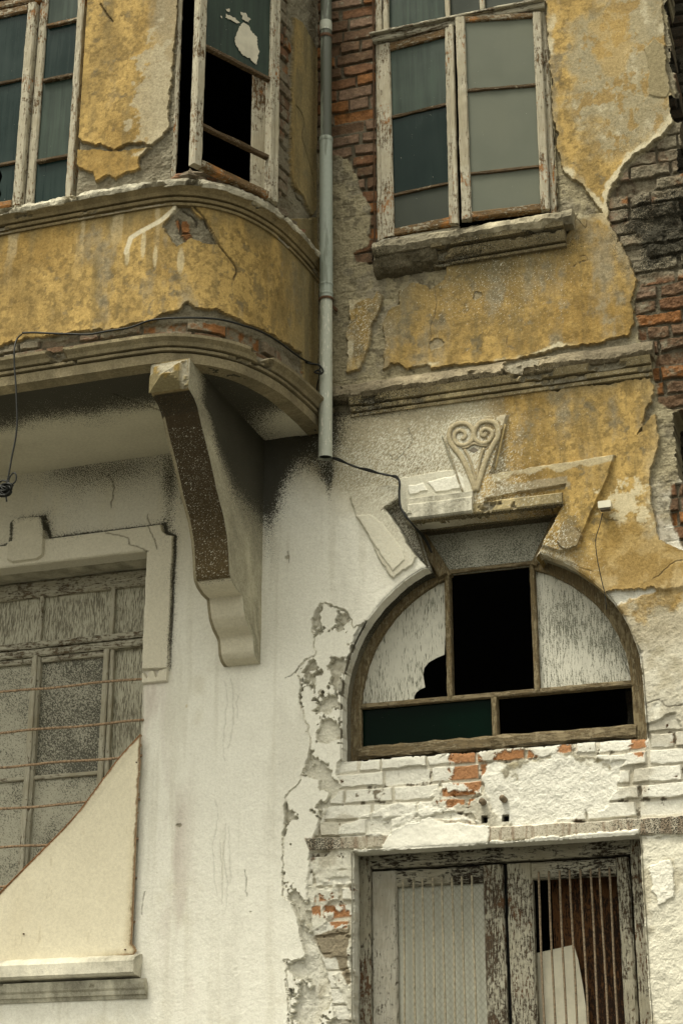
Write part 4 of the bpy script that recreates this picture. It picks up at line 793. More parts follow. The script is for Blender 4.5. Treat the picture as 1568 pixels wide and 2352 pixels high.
# ------------------------------------------------------------------ straight mouldings on the street wall
def wall_line(x0, Y=0.0):
    def f(S, off=0.0):
        n = np.zeros((len(S), 2)); n[:, 1] = -1; return np.stack([x0 + S, np.full(len(S), Y)], -1), n
    return f
def cs(v, n3): return 0.28 + 0.25 * ss(-1.9, -2.5, v[..., 0]) + n3 * 0.5
mb = MB(); sweep(mb, 0, 1.50, [(-0.03, 5.268), (0.014, 5.270), (0.018, 5.284), (-0.004, 5.285), (-0.004, 5.293), (0.028, 5.295), (0.032, 5.314), (0.006, 5.315), (0.006, 5.323), (0.040, 5.325), (0.058, 5.358), (0.03, 5.368)], (0.44, 0.365, 0.215), [.002, .001, .0006, .0006, .0006, .0006, .0006, .0006, .0006, .001, .003, .003], soot=cs, seed=31, base=wall_line(-2.475), sub=0.01, fleck=0.28)
mb.build('string_course', M['wall'], house)
mb = MB(); sweep(mb, 0, 1.66, [(-0.04, 5.352), (0.050, 5.358), (0.072, 5.375), (0.066, 5.400), (0.030, 5.440), (-0.035, 5.475)], (0.42, 0.36, 0.25), [.004, .022, .028, .026, .020, .004], soot=lambda v, n: 0.32 * ss(5.41, 5.36, v[..., 2]) + 0.25 * ss(-2.3, -2.6, v[..., 0]) + n * 0.5, seed=41, base=wall_line(-2.62), sub=0.010)
mb.build('broken_ledge', M['wall'], house)
mb = MB(); sweep(mb, 0, 0.68, [(-0.03, 6.035), (0.020, 6.038), (0.024, 6.050), (0.004, 6.051), (0.004, 6.060), (0.034, 6.062), (0.050, 6.088), (0.058, 6.108), (0.036, 6.110), (0.036, 6.118), (0.075, 6.122), (0.080, 6.160), (0.04, 6.172), (-0.06, 6.18)], (0.33, 0.275, 0.165), [.002, .003, .001, .001, .001, .001, .002, .002, .001, .001, .004, .006, .004, 0], soot=lambda v, n: 0.42 + n, seed=51, base=wall_line(-2.03), sub=0.01, fleck=0.22)
sweep(mb, 0, 1.03, [(0.0, 6.128), (0.074, 6.134), (0.100, 6.160), (0.094, 6.188), (0.06, 6.214), (0.0, 6.235), (-0.08, 6.246)], (0.52, 0.47, 0.345), [.008, .018, .024, .024, .018, .010, 0], soot=lambda v, n: 0.12 + n * 0.7 + 0.35 * ss(-2.15, -2.3, v[..., 0]), seed=61, base=wall_line(-2.335), sub=0.012)
sweep(mb, 0, 0.34, [(-0.03, 6.03), (0.02, 6.045), (0.050, 6.07), (0.065, 6.11), (0.06, 6.15)], (0.24, 0.21, 0.14), [.010, .034, .034, .026, .01], soot=0.4, seed=71, base=wall_line(-2.345), sub=0.012)
mb.build('window_ledge', M['wall'], house, ).__setitem__('label', 'crumbling moulded stone sill under the paired casement window')
mb = MB(); sweep(mb, 0, 1.80, [(-0.03, 2.576), (0.03, 2.590), (0.078, 2.594), (0.092, 2.604), (0.094, 2.655), (0.08, 2.672), (0.03, 2.690), (-0.03, 2.70)], (0.66, 0.63, 0.52), [0, .001, .001, .001, .002, .005, .006, 0], soot=0.06, seed=81, base=wall_line(-5.297), sub=0.012)
sweep(mb, 0, 1.835, [(-0.03, 2.49), (0.012, 2.494), (0.018, 2.508), (0.028, 2.512), (0.032, 2.530), (0.042, 2.540), (0.052, 2.578), (0.02, 2.582)], (0.60, 0.575, 0.47), [0] + [.0008] * 7, soot=0.07, seed=91, base=wall_line(-5.297), sub=0.012)
mb.build('ground_window_sill', M['wall'], house)

# hood over the keystone opening
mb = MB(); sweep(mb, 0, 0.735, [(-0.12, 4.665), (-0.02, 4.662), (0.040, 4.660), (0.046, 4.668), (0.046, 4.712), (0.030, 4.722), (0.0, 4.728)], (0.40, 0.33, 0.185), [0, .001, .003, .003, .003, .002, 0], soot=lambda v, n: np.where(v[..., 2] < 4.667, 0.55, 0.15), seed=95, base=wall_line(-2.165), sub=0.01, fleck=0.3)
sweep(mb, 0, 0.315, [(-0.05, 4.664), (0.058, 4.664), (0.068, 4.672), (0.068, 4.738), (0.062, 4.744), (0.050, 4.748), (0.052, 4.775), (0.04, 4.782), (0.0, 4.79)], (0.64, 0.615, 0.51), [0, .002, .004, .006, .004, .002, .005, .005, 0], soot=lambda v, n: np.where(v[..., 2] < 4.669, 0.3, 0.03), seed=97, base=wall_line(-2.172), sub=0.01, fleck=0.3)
mb.build('arch_hood', M['wall'], house)
# keystone ornament: two scrolls meeting over a leaf
def orn(pts, Y=-0.030): return smooth_line([tuple(PY(976 + a * .1831, 918.6 + b * .1831, Y)) for a, b in pts], 5)
mb = MB()
def ridge(pts, r0, r1, tone, fl):
    P = orn(pts); n = len(P); rr = [r0 + (r1 - r0) * i / (n - 1) for i in range(n)]
    v0 = len(mb.v); tube(mb, P, rr, 9)
    for i in range(v0, len(mb.v)): x_, y_, z_ = mb.v[i]; mb.v[i] = (x_, -.026 + (y_ + .030) * .55, z_)
    for i in range(v0, len(mb.v)): mb.c[i] = tone; mb.w[i] = (0.10, fl, 0.3)
ridge([(635, 1140), (575, 980), (520, 850), (450, 710), (370, 610), (310, 520), (296, 430), (330, 340), (420, 290), (520, 300), (590, 370), (598, 460), (560, 530), (480, 565), (400, 545), (362, 480), (372, 410), (420, 380), (475, 390), (500, 430), (485, 475), (450, 478)], .0145, .009, (0.52, 0.45, 0.30), 0.25)
ridge([(635, 1140), (680, 990), (720, 860), (780, 700), (850, 560), (905, 460), (912, 370), (870, 290), (790, 262), (700, 275), (640, 330), (612, 410), (625, 490), (690, 540), (770, 530), (830, 460), (835, 400), (790, 365), (735, 360), (700, 395), (710, 440), (745, 445), (757, 410)], .0145, .009, (0.52, 0.45, 0.30), 0.25)
ridge([(460, 600), (530, 585), (600, 545), (690, 565), (775, 570)], .007, .007, (0.49, 0.42, 0.28), 0.2)
ridge([(490, 620), (545, 720), (590, 860), (628, 1000), (636, 1090)], .008, .006, (0.49, 0.42, 0.28), 0.2); ridge([(735, 600), (690, 720), (662, 860), (645, 1000)], .008, .006, (0.49, 0.42, 0.28), 0.1)
ridge([(235, 480), (320, 700), (400, 960), (470, 1160)], .005, .005, (0.42, 0.37, 0.25), 0.4); ridge([(1000, 300), (930, 620), (872, 880)], .005, .005, (0.42, 0.33, 0.16), 0.1)
mb.build('scroll_ornament', M['wall'], house)
mb = MB(); P = [PY(976 + a * .1831, 918.6 + b * .1831, -0.0235) for a, b in ((540, 632), (605, 590), (672, 628), (610, 668))]; mb.add(P, [(0, 1, 2, 3)]); mb.build('leaf_hollow', M['boxd'], house)

# ------------------------------------------------------------------ windows
def unit(v): return v / np.linalg.norm(v)
def sash(name, parent, bl, br, tr, tl, ws, t, munt, panes, mats=('fv', 'fh'), label=None, mw=0.016, split=None):
    """stiles and rails on four corners with glazing bars at the given heights (0 bottom .. 1 top)"""
    bl, br, tr, tl = [np.array(p, float) for p in (bl, br, tr, tl)]; wL, wR, wB, wT = ws
    nrm = unit(np.cross(br - bl, tl - bl)); 
    if nrm[1] > 0: nrm = -nrm
    g = part(name, parent, label) if isinstance(name, str) else name
    ux = unit(br - bl); uz = unit(tl - bl)
    def at(a, b): return (bl * (1 - a) + br * a) * (1 - b) + (tl * (1 - a) + tr * a) * b
    Wd = np.linalg.norm(br - bl); Ht = np.linalg.norm(tl - bl)
    mb = MB()
    if wL: board(mb, at(wL / 2 / Wd, 0), at(wL / 2 / Wd, 1), wL, t, nrm)
    if wR: board(mb, at(1 - wR / 2 / Wd, 0), at(1 - wR / 2 / Wd, 1), wR, t, nrm)
    if mb.v: mb.build('sash_stile', M[mats[0]], g)
    mb = MB(); e = -nrm * 0.0025; a0, a1 = wL / Wd, 1 - wR / Wd
    if wB: board(mb, at(a0, wB / 2 / Ht) + e, at(a1, wB / 2 / Ht) + e, wB, t * 0.9, nrm)
    if wT: board(mb, at(a0, 1 - wT / 2 / Ht) + e, at(a1, 1 - wT / 2 / Ht) + e, wT, t * 0.9, nrm)
    if mb.v: mb.build('sash_rail', M[mats[1]], g)
    for h in munt:
        mb = MB(); board(mb, at(a0, h) - nrm * 0.006, at(a1, h) - nrm * 0.006, mw, t * 0.6, nrm, 0.0012); mb.build('glazing_bar', M['mh'], g)
    hs_ = [wB / Ht] + list(munt) + [1 - wT / Ht]
    for i, pm in enumerate(panes):
        if pm is None: continue
        P = [at(a0 - 0.01, hs_[i]), at(a1 + 0.01, hs_[i]), at(a1 + 0.01, hs_[i+1]), at(a0 - 0.01, hs_[i+1])]
        if isinstance(pm, tuple):                       # broken pane: corner fractions of what is left
            pm, fr = pm; P = [at(a0 + (a1 - a0) * a, hs_[i] + (hs_[i+1] - hs_[i]) * b) for a, b in fr]
        P = [p - nrm * t * 0.45 for p in P]; mb = MB(); n = len(P); mb.add(P + [p - nrm * 0.003 for p in P], [tuple(range(n)), tuple(range(2*n-1, n-1, -1))] + [(k, (k+1) % n, n + (k+1) % n, n + k) for k in range(n)])
        mb.build('pane', M[pm], g)
    return g
# upper right: paired casements under a fixed light
wr = part('casement_window', house, 'paired casement window with peeling cream frames, both sashes ajar')
mb = MB()
board(mb, (-2.327, 0.03, 6.26), (-2.327, 0.03, 8.3), 0.036, 0.08, (0, -1, 0)); board(mb, (-1.412, 0.03, 6.26), (-1.425, 0.03, 8.3), 0.036, 0.08, (0, -1, 0))
board(mb, (-1.94, 0.05, 7.56), (-1.95, 0.05, 8.3), 0.024, 0.05, (0, -1, 0)); board(mb, PY(1106, 20, .05), PY(1106, 20, .05) + np.array([0, 0, .7]), 0.024, 0.05, (0, -1, 0))
board(mb, (-2.29, 0.045, 7.54), (-2.29, 0.045, 8.3), 0.03, 0.06, (0, -1, 0))
mb.build('window_frame', M['fv'], wr)
mb = MB(); board(mb, (-2.35, -0.005, 7.515), (-1.40, -0.005, 7.515), 0.034, 0.07, (0, -1, 0)); board(mb, (-2.36, -0.03, 7.538), (-1.40, -0.03, 7.538), 0.012, 0.07, (0, -1, 0)); board(mb, (-2.33, 0.02, 6.262), (-1.90, 0.02, 6.262), 0.03, 0.09, (0, -1, 0))
mb.build('transom', M['gh'], wr)
for (a, b, mt_) in ((-2.31, -1.94, 'teal2'), (-1.94, -1.70, 'grey'), (-1.70, -1.41, 'grey')):
    mb = MB(); boxm(mb, a, b, 0.075, 0.08, 7.53, 8.3); mb.build('pane', M[mt_], wr)
sl = [PY(868, 548, .02), PY(1048, 508, -.01), PY(1036, 58, -.01), PY(864, 106, .02)]
sl = [PY(876, 546, .02), PY(1047, 510, -.012), PY(1036, 60, -.012), PY(866, 104, .02)]
Wd = np.linalg.norm(sl[1] - sl[0])
sash('casement_sash', wr, *sl, (0.068, 0.040, 0.045, 0.05), 0.04, [0.205, 0.605], ['grey', 'deep', 'teal2'], label='casement sash hinged at the brick side, dark streaked panes')
sr = [PY(1060, 503, -.10), PY(1262, 478, .0), PY(1242, 26, .0), PY(1045, 38, -.10)]
sash('casement_sash', wr, *sr, (0.050, 0.045, 0.040, 0.030), 0.04, [0.215, 0.625], ['pale', 'pale', 'pale'], label='open casement sash with panes coloured pale for the reflected sky')
mb = MB(); a = PY(1046, 512, -.105); b = PY(1034, 56, -.105); board(mb, a, b, 0.022, 0.03, (0, -1, 0)); mb.build('cover_strip', M['fv'], wr)

# bay, left window: fixed light and casement
wb = part('bay_window', house, 'bay window with peeling cream frames and dark teal panes')
yb_ = -0.925
mb = MB()
def bv(x0, x1, y=yb_, t=0.06, mat=None): board(mb, ((x0 + x1) / 2, y, BASEZ - 0.01), ((x0 + x1) / 2, y, 8.3), x1 - x0, t, (0, -1, 0))
xw = lambda px, py, Y=yb_: PY(px, py, Y)[0]
bv(xw(150, 430), xw(165, 430)); bv(xw(56, 430), xw(75, 430), yb_ + 0.012); 
mb.build('window_frame', M['fv'], wb)
gl = lambda a, b, z0, z1, mt_, y=yb_ + 0.03: (lambda m_: (boxm(m_, a, b, y, y + 0.004, z0, z1), m_.build('pane', M[mt_], wb)))(MB())
xa, xb = xw(78, 430), xw(152, 430)
zz = [BASEZ] + [PY(120, y, yb_)[2] for y in (360, 177, 52)] + [8.3]
for i in range(4): gl(xa - .01, xb + .01, zz[i], zz[i+1], ('teal', 'teal2', 'teal', 'teal2')[i])
for i in range(1, 4):
    mb = MB(); board(mb, (xa, yb_ + .008, zz[i]), (xb, yb_ + .008, zz[i]), 0.018, 0.03, (0, -1, 0)); mb.build('glazing_bar', M['mh' if i < 3 else 'fh'], wb)
mb = MB(); boxm(mb, xa, xb, yb_ + .005, yb_ + .06, BASEZ - .01, BASEZ + .012); board(mb, (-5.2, yb_ - .01, BASEZ + .01), (xw(60, 440), yb_ - .01, BASEZ + .01), .05, .06, (0, -1, 0)); mb.build('bottom_rail', M['gh'], wb)
xs1 = xw(50, 430, yb_ - .02); z_t = PY(40, 20, yb_ - .02)[2]
bars = [PY(25, y, yb_ - .02)[2] for y in (370, 183)]
zb, zt = BASEZ + 0.03, z_t + 0.02
s1 = sash('casement_sash', wb, (-4.62, yb_ - .02, zb), (xs1, yb_ - .02, zb), (xs1, yb_ - .02, zt), (-4.62, yb_ - .02, zt), (0.05, 0.05, 0.04, 0.045), 0.045, [(bars[0] - zb) / (zt - zb), (bars[1] - zb) / (zt - zb)],
     [('teal', [(0.855, 0), (0.885, .22), (0.86, .45), (0.88, .7), (0.84, 1), (1.03, 1), (1.03, 0)]), 'teal', 'teal'], label='bay sash with a broken bottom pane')
mb = MB(); board(mb, (-4.7, yb_ - .012, z_t + 0.06), (xs1 + .02, yb_ - .012, z_t + 0.06), .05, .06, (0, -1, 0)); mb.build('transom', M['fh'], wb)

# bay, window with the sash swung wide open
A2, B2 = np.array([-3.078, -.938, 0]), np.array([-2.652, -.622, 0]); ch = unit(B2 - A2); cn = np.array([ch[1], -ch[0], 0.0])
if cn[1] > 0: cn = -cn
wo = part('open_window', house, 'bay window standing open onto a dark room')
mb = MB(); z0_, z1_ = BASEZ - 0.01, 8.3; Zv = np.array([0, 0, 1.0])
board(mb, A2 + ch * .012 + Zv * z0_ - cn * 0.01, A2 + ch * .012 + Zv * z1_ - cn * 0.01, .022, .05, cn)
board(mb, B2 - ch * .016 + Zv * z0_ - cn * 0.0, B2 - ch * .016 + Zv * z1_, .040, .09, cn)
board(mb, B2 - ch * .075 + Zv * z0_ - cn * 0.09, B2 - ch * .075 + Zv * z1_ - cn * 0.09, .075, .02, cn)
mb.build('window_frame', M['fv'], wo)
mb = MB(); board(mb, A2 + Zv * (BASEZ + .006), B2 + Zv * (BASEZ + .006), .02, .09, cn); mb.build('bottom_rail', M['gh'], wo)
hinge = B2 - ch * 0.022 + cn * 0.012
free = np.array([-2.905, -1.072, 0.0]); zb = 6.190; zt = 7.46
def hz(px, py):
    n_ = unit(np.cross(free - hinge, Zv)); return PL(px, py, hinge, n_)[2]
mz = [(hz(545, 322) - zb) / (zt - zb), (hz(545, 139) - zb) / (zt - zb)]
sash('casement_sash', wo, free + Zv * zb, hinge + Zv * zb, hinge + Zv * zt, free + Zv * zt, (0.052, 0.03, 0.042, 0.045), 0.04, mz, [None, None, 'teal2'], label='open sash with two empty panes and flaked white paint on the glass', mw=0.024)
n_ = unit(np.cross(free - hinge, Zv)); n_ = n_ if n_[1] < 0 else -n_
FL = [[(730, 250), (760, 190), (780, 175), (820, 200), (850, 260), (885, 280), (895, 350), (905, 410), (885, 520), (830, 470), (770, 440), (745, 400), (712, 350), (710, 290)], [(755, 92), (800, 100), (838, 150), (820, 178), (778, 150)], [(638, 105), (700, 130), (752, 180), (730, 185), (680, 150), (636, 135)], [(640, 62), (668, 62), (664, 85), (645, 82)], [(590, 120), (604, 126), (602, 138), (592, 132)]]
def ragged(P, amp, step):
    rs = np.random.RandomState(int(P[0][0]) + 3); o = []
    for i in range(len(P)):
        a, b = np.array(P[i], float), np.array(P[(i+1) % len(P)], float); n = max(1, int(np.linalg.norm(b - a) / step))
        o += [tuple(a + (b - a) * k / n + rs.randn(2) * amp * 0.45) for k in range(n)]
    return o
mb = MB()
for P in FL:
    P = ragged(P, 7.0, 9)
    P3 = [PL(344.5 + a * .2805, b * .2805, hinge, n_) - n_ * 0.013 for a, b in P]; n = len(P3); mb.add(P3 + [p - n_ * .001 for p in P3], [tuple(range(n))] + [(k, (k+1) % n, n + (k+1) % n, n + k) for k in range(n)])
mb.build('paint_flakes', M['scrap'], wo)

# ------------------------------------------------------------------ arched window
aw = part('arched_window', house, 'half-round window with a flared keystone light and bare grey timber')
Yf = 0.155; cx_, cz_, ri, ro = -1.837, 3.8155, 0.645, 0.718
def ring(mb, a0, a1, r0, r1, y0, y1, n=40):
    v = []; rs = np.random.RandomState(int(a0) + 7)
    for i in range(n + 1):
        a = R(a0 + (a1 - a0) * i / n); j = rs.randn(2) * 0.0012
        for r, y in ((r0 + j[0], y0 + .004), (r0 + .008 + j[0], y0), (r1, y0 + j[1]), (r1, y1), (r0 + j[0], y1)): v.append((cx_ + r * math.cos(a), y, cz_ + r * math.sin(a)))
    mb.add(v, [(i*5 + k, i*5 + (k+1) % 5, i*5 + 5 + (k+1) % 5, i*5 + 5 + k) for i in range(n) for k in range(5)])
mb = MB(); ring(mb, 180, 110, ri, ro, Yf, Yf + .06); ring(mb, 70, 0, ri, ro, Yf, Yf + .06)
board(mb, (cx_ - (ri + ro) / 2, Yf + .0005, 3.53), (cx_ - (ri + ro) / 2, Yf + .0005, cz_), ro - ri, .06, (0, -1, 0)); board(mb, (cx_ + (ri + ro) / 2, Yf + .0005, 3.53), (cx_ + (ri + ro) / 2, Yf + .0005, cz_), ro - ri, .06, (0, -1, 0))
mb.build('arch_frame', M['bv'], aw)
def p3(px, py, y=Yf): return PY(px, py, y)
zbar = p3(1140, 1594)[2]; xl, xr = cx_ - ri, cx_ + ri
ml_, mr_, mc_ = p3(1028, 1450)[0], p3(1226, 1440)[0], p3(1134, 1640)[0]
mb = MB(); board(mb, (xl, Yf + .003, zbar), (xr, Yf + .003, zbar), .024, .05, (0, -1, 0)); board(mb, (ml_ - .02, Yf + .006, 4.462), (mr_ + .02, Yf + .006, 4.462), .018, .045, (0, -1, 0))
mb.build('cross_bar', M['bh'], aw)
mb = MB(); board(mb, (xl - .01, Yf - .012, 3.600), (xr + .01, Yf - .012, 3.600), .062, .075, (0, -1, 0), 0.003); mb.build('bottom_rail', M['bh'], aw)
mb = MB(); board(mb, (ml_, Yf + .001, zbar), (ml_, Yf + .001, 4.458), .026, .05, (0, -1, 0)); board(mb, (mr_, Yf + .001, zbar), (mr_, Yf + .001, 4.458), .026, .05, (0, -1, 0)); board(mb, (mc_, Yf + .001, 3.63), (mc_, Yf + .001, zbar - .012), .026, .05, (0, -1, 0))
mb.build('mullion', M['bv'], aw)
mb = MB(); board(mb, (-2.060, Yf - .03, 4.435), (-2.230, Yf - .03, 4.73), .045, .09, (0, -1, 0)); board(mb, (-2.03, Yf - .004, 4.44), (-2.175, Yf - .004, 4.70), .02, .05, (0, -1, 0)); board(mb, (-1.615, Yf - .02, 4.44), (-1.48, Yf - .02, 4.71), .03, .08, (0, -1, 0))
mb.build('keystone_frame', M['bv'], aw)
yp = Yf + .03
def poly_pane(pts, mat, y=yp, label=None):
    mb = MB(); prism(mb, pts, y, y + .004); o = mb.build('pane', M[mat], aw)
    if label: o['label'] = label
q6 = lambda L: [tuple(p3(784 + a / 2, 1176 + b / 2, yp)[[0, 2]]) for a, b in L]
AL = [p for p in arc(cx_, cz_, ri + .01, 180, 95) if p[0] < ml_]
poly_pane(label='white-washed pane with its lower inner corner broken out', pts=AL + [(ml_, AL[-1][1])] + q6([(472, 655), (440, 668), (400, 690), (380, 715), (374, 745), (383, 805), (360, 815), (343, 828), (334, 845)]) + [(q6([(332, 858)])[0][0], zbar)], mat='wash')
AR_ = [p for p in arc(cx_, cz_, ri + .01, 85, 0) if p[0] > mr_]
poly_pane([(mr_, zbar), (mr_, AR_[0][1])] + AR_ + [(AR_[-1][0], zbar)], 'wash2')
poly_pane([(-2.05, 4.45), (-2.20, 4.73), (-1.48, 4.73), (-1.62, 4.45)], 'milk')
poly_pane([(xl - .01, 3.61), (xl - .01, zbar), (mc_, zbar), (mc_, 3.61)], 'green')

# ------------------------------------------------------------------ reveals of the openings
def reveal(mb, path, y0, y1, tone, soot=0.1, seed=1):
    P = []
    for i in range(len(path) - 1):
        a, b = np.array(path[i], float), np.array(path[i+1], float); n = max(1, int(np.linalg.norm(b - a) / 0.012))
        P += [a + (b - a) * k / n for k in range(n)]
    P.append(np.array(path[-1], float)); P = np.array(P); J = 12; t = np.gradient(P, axis=0); t /= np.linalg.norm(t, axis=1)[:, None] + 1e-9; nn = np.stack([t[:, 1], -t[:, 0]], 1)
    L = np.arange(len(P)) * 0.012; YY = np.linspace(y0, y1, J); A, Bq = np.meshgrid(YY, L); nz = fbm(A, Bq, 0.08, seed, 4, .6)
    v = [(P[i][0] - nn[i][0] * (0.002 - nz[i, j] * 0.006) , YY[j], P[i][1] - nn[i][1] * (0.002 - nz[i, j] * 0.006)) for i in range(len(P)) for j in range(J)]
    c = [tuple(np.array(tone) * (1 + nz[i, j] * 0.7)) for i in range(len(P)) for j in range(J)]
    w = [(float(np.clip((soot(P[i]) if callable(soot) else soot) + nz[i, j] * 0.3, 0, 1)), 0, 0.6) for i in range(len(P)) for j in range(J)]
    mb.add(v, [(i*J + j, i*J + j + 1, (i+1)*J + j + 1, (i+1)*J + j) for i in range(len(P)-1) for j in range(J-1)], True, c, w)
mb = MB()
aL = [p for p in arc(ARC[0], ARC[1], AR + .004, 180, 90) if p[0] < -2.10]; aR = [p for p in arc(ARC[0], ARC[1], AR + .004, 90, 0) if p[0] > -1.58]
reveal(mb, [(-2.531, 3.53)] + aL + [(-2.098, 4.436)], 0.0, 0.25, (0.33, 0.305, 0.23), lambda p: 0.22 + 0.5 * float(ss(3.85, 4.3, np.float32(p[1]))), 401)
reveal(mb, [(-1.57, 4.425)] + aR + [(-1.113, 3.53)], 0.0, 0.2, (0.40, 0.365, 0.27), 0.2, 402)
reveal(mb, [(-2.10, 4.436), (-2.165, 4.665)], 0.0, 0.2, (0.30, 0.26, 0.17), 0.4, 403); reveal(mb, [(-2.17, 4.664), (-1.42, 4.664)], 0.0, 0.2, (0.25, 0.21, 0.14), 0.55, 404); reveal(mb, [(-1.425, 4.665), (-1.572, 4.42)], 0.0, 0.2, (0.42, 0.30, 0.11), 0.3, 405)
mb.build('arch_reveal', M['wall'], house)
mb = MB(); reveal(mb, [(-2.48, 0), (-2.48, 3.104)], 0.0, 0.3, (0.60, 0.585, 0.50), 0.04, 411); reveal(mb, [(-2.48, 3.104), (-1.172, 3.104)], 0.0, 0.3, (0.55, 0.53, 0.44), 0.12, 412); reveal(mb, [(-1.172, 3.104), (-1.172, 0)], 0.0, 0.3, (0.5, 0.48, 0.39), 0.1, 413)
mb.build('door_reveal', M['wall'], house)
mb = MB(); reveal(mb, [(-5.0, 4.684), (-3.549, 4.684)], 0.0, 0.35, (0.56, 0.53, 0.42), 0.08, 421); reveal(mb, [(-3.549, 4.684), (-3.549, 2.6)], 0.0, 0.35, (0.56, 0.53, 0.42), 0.1, 422); mb.build('window_reveal', M['wall'], house)
mb = MB(); reveal(mb, [(-2.349, 6.2), (-2.349, 8.4)], 0.0, 0.2, (0.25, 0.15, 0.09), 0.3, 431); reveal(mb, [(-1.384, 8.4), (-1.384, 6.2)], 0.0, 0.2, (0.36, 0.32, 0.22), 0.3, 432); mb.build('window_reveal', M['wall'], house)

# ------------------------------------------------------------------ left ground-floor window
lw = part('barred_window', house, 'white-washed ground-floor window behind rusty horizontal bars')
Yl = 0.225; L3 = lambda px, py: PY(px, py, Yl)
mb = MB()
zh = L3(170, 1352)[2]; ztr = L3(170, 1482)[2]; board(mb, (-5.1, Yl - .01, zh + .02), (-3.5, Yl - .01, zh + .02), .09, .06, (0, -1, 0)); board(mb, (-5.1, Yl - .012, ztr + .022), (-3.5, Yl - .012, ztr + .022), .034, .06, (0, -1, 0)); board(mb, (-5.1, Yl - .022, ztr - .026), (-3.5, Yl - .022, ztr - .026), .038, .06, (0, -1, 0))
mb.build('window_frame', M['gh'], lw)
vx = [L3(93, 1420)[0], L3(258, 1400)[0]]; mb = MB()
for x in vx: board(mb, (x, Yl, ztr + .03), (x, Yl, zh - .02), .022, .05, (0, -1, 0))
x1_, x2_, x3_ = L3(82, 1560)[0], L3(247, 1560)[0], L3(334, 1560)[0]
board(mb, (x1_, Yl - .012, 2.62), (x1_, Yl - .012, ztr - .04), .052, .06, (0, -1, 0)); board(mb, (x1_ + .004, Yl - .024, 2.62), (x1_ + .004, Yl - .024, ztr - .04), .02, .02, (0, -1, 0)); board(mb, (x2_ - .008, Yl - .016, 2.62), (x2_ - .008, Yl - .016, ztr - .04), .030, .06, (0, -1, 0)); board(mb, (x2_ + .022, Yl - .006, 2.62), (x2_ + .022, Yl - .006, ztr - .04), .022, .06, (0, -1, 0)); board(mb, (x3_ + .03, Yl, 2.62), (x3_ + .03, Yl, zh), .05, .06, (0, -1, 0))
mb.build('mullion', M['gv'], lw)
def lp(x0, x1, z0, z1, mt_, y=Yl + .02): mb = MB(); boxm(mb, x0, x1, y, y + .004, z0, z1); mb.build('pane', M[mt_], lw)
for a, b in ((-5.1, vx[0]), (vx[0], vx[1]), (vx[1], x3_ + .03)): lp(a, b, ztr, zh, 'lwash')
zm = [L3(150, y)[2] for y in (1780, )][0]
for a, b, m1, m2 in ((-5.1, x1_, 'lmid', 'lmid'), (x1_, x2_, 'ldark', 'lmid'), (x2_ + .02, x3_ + .03, 'lwash', 'lwash')):
    lp(a, b, zm, ztr, m1); lp(a, b, 2.62, zm, m2)
    if b < x3_ - .05: mb = MB(); board(mb, (a, Yl + .004, zm), (b - .02, Yl + .004, zm), .020, .03, (0, -1, 0)); mb.build('glazing_bar', M['gh'], lw)
mb = MB(); board(mb, (x1_ + .03, Yl - .004, ztr - .06), (x2_ - .02, Yl - .004, ztr - .06), .028, .03, (0, -1, 0)); board(mb, (-5.1, Yl - .004, ztr - .06), (x1_ - .02, Yl - .004, ztr - .06), .028, .03, (0, -1, 0)); mb.build('sash_rail', M['gh'], lw)
for (ya, yb2) in ((1591, 1559), (1685, 1654), (1766, 1733), (1863, 1844 - 14), (1953, 1921), (2042, 2013), (2140, 2110)):
    z = PY(170, (ya + yb2) / 2 - 1, -.005)[2]; mb = MB(); tube(mb, [(-5.1 + 0.06 * i, -.005 + .002 * math.sin(i * 2.1 + z), z + .003 * math.sin(i * 0.7 + z * 9)) for i in range(27)], .0066, 7); mb.build('security_bar', M['rust'], lw)

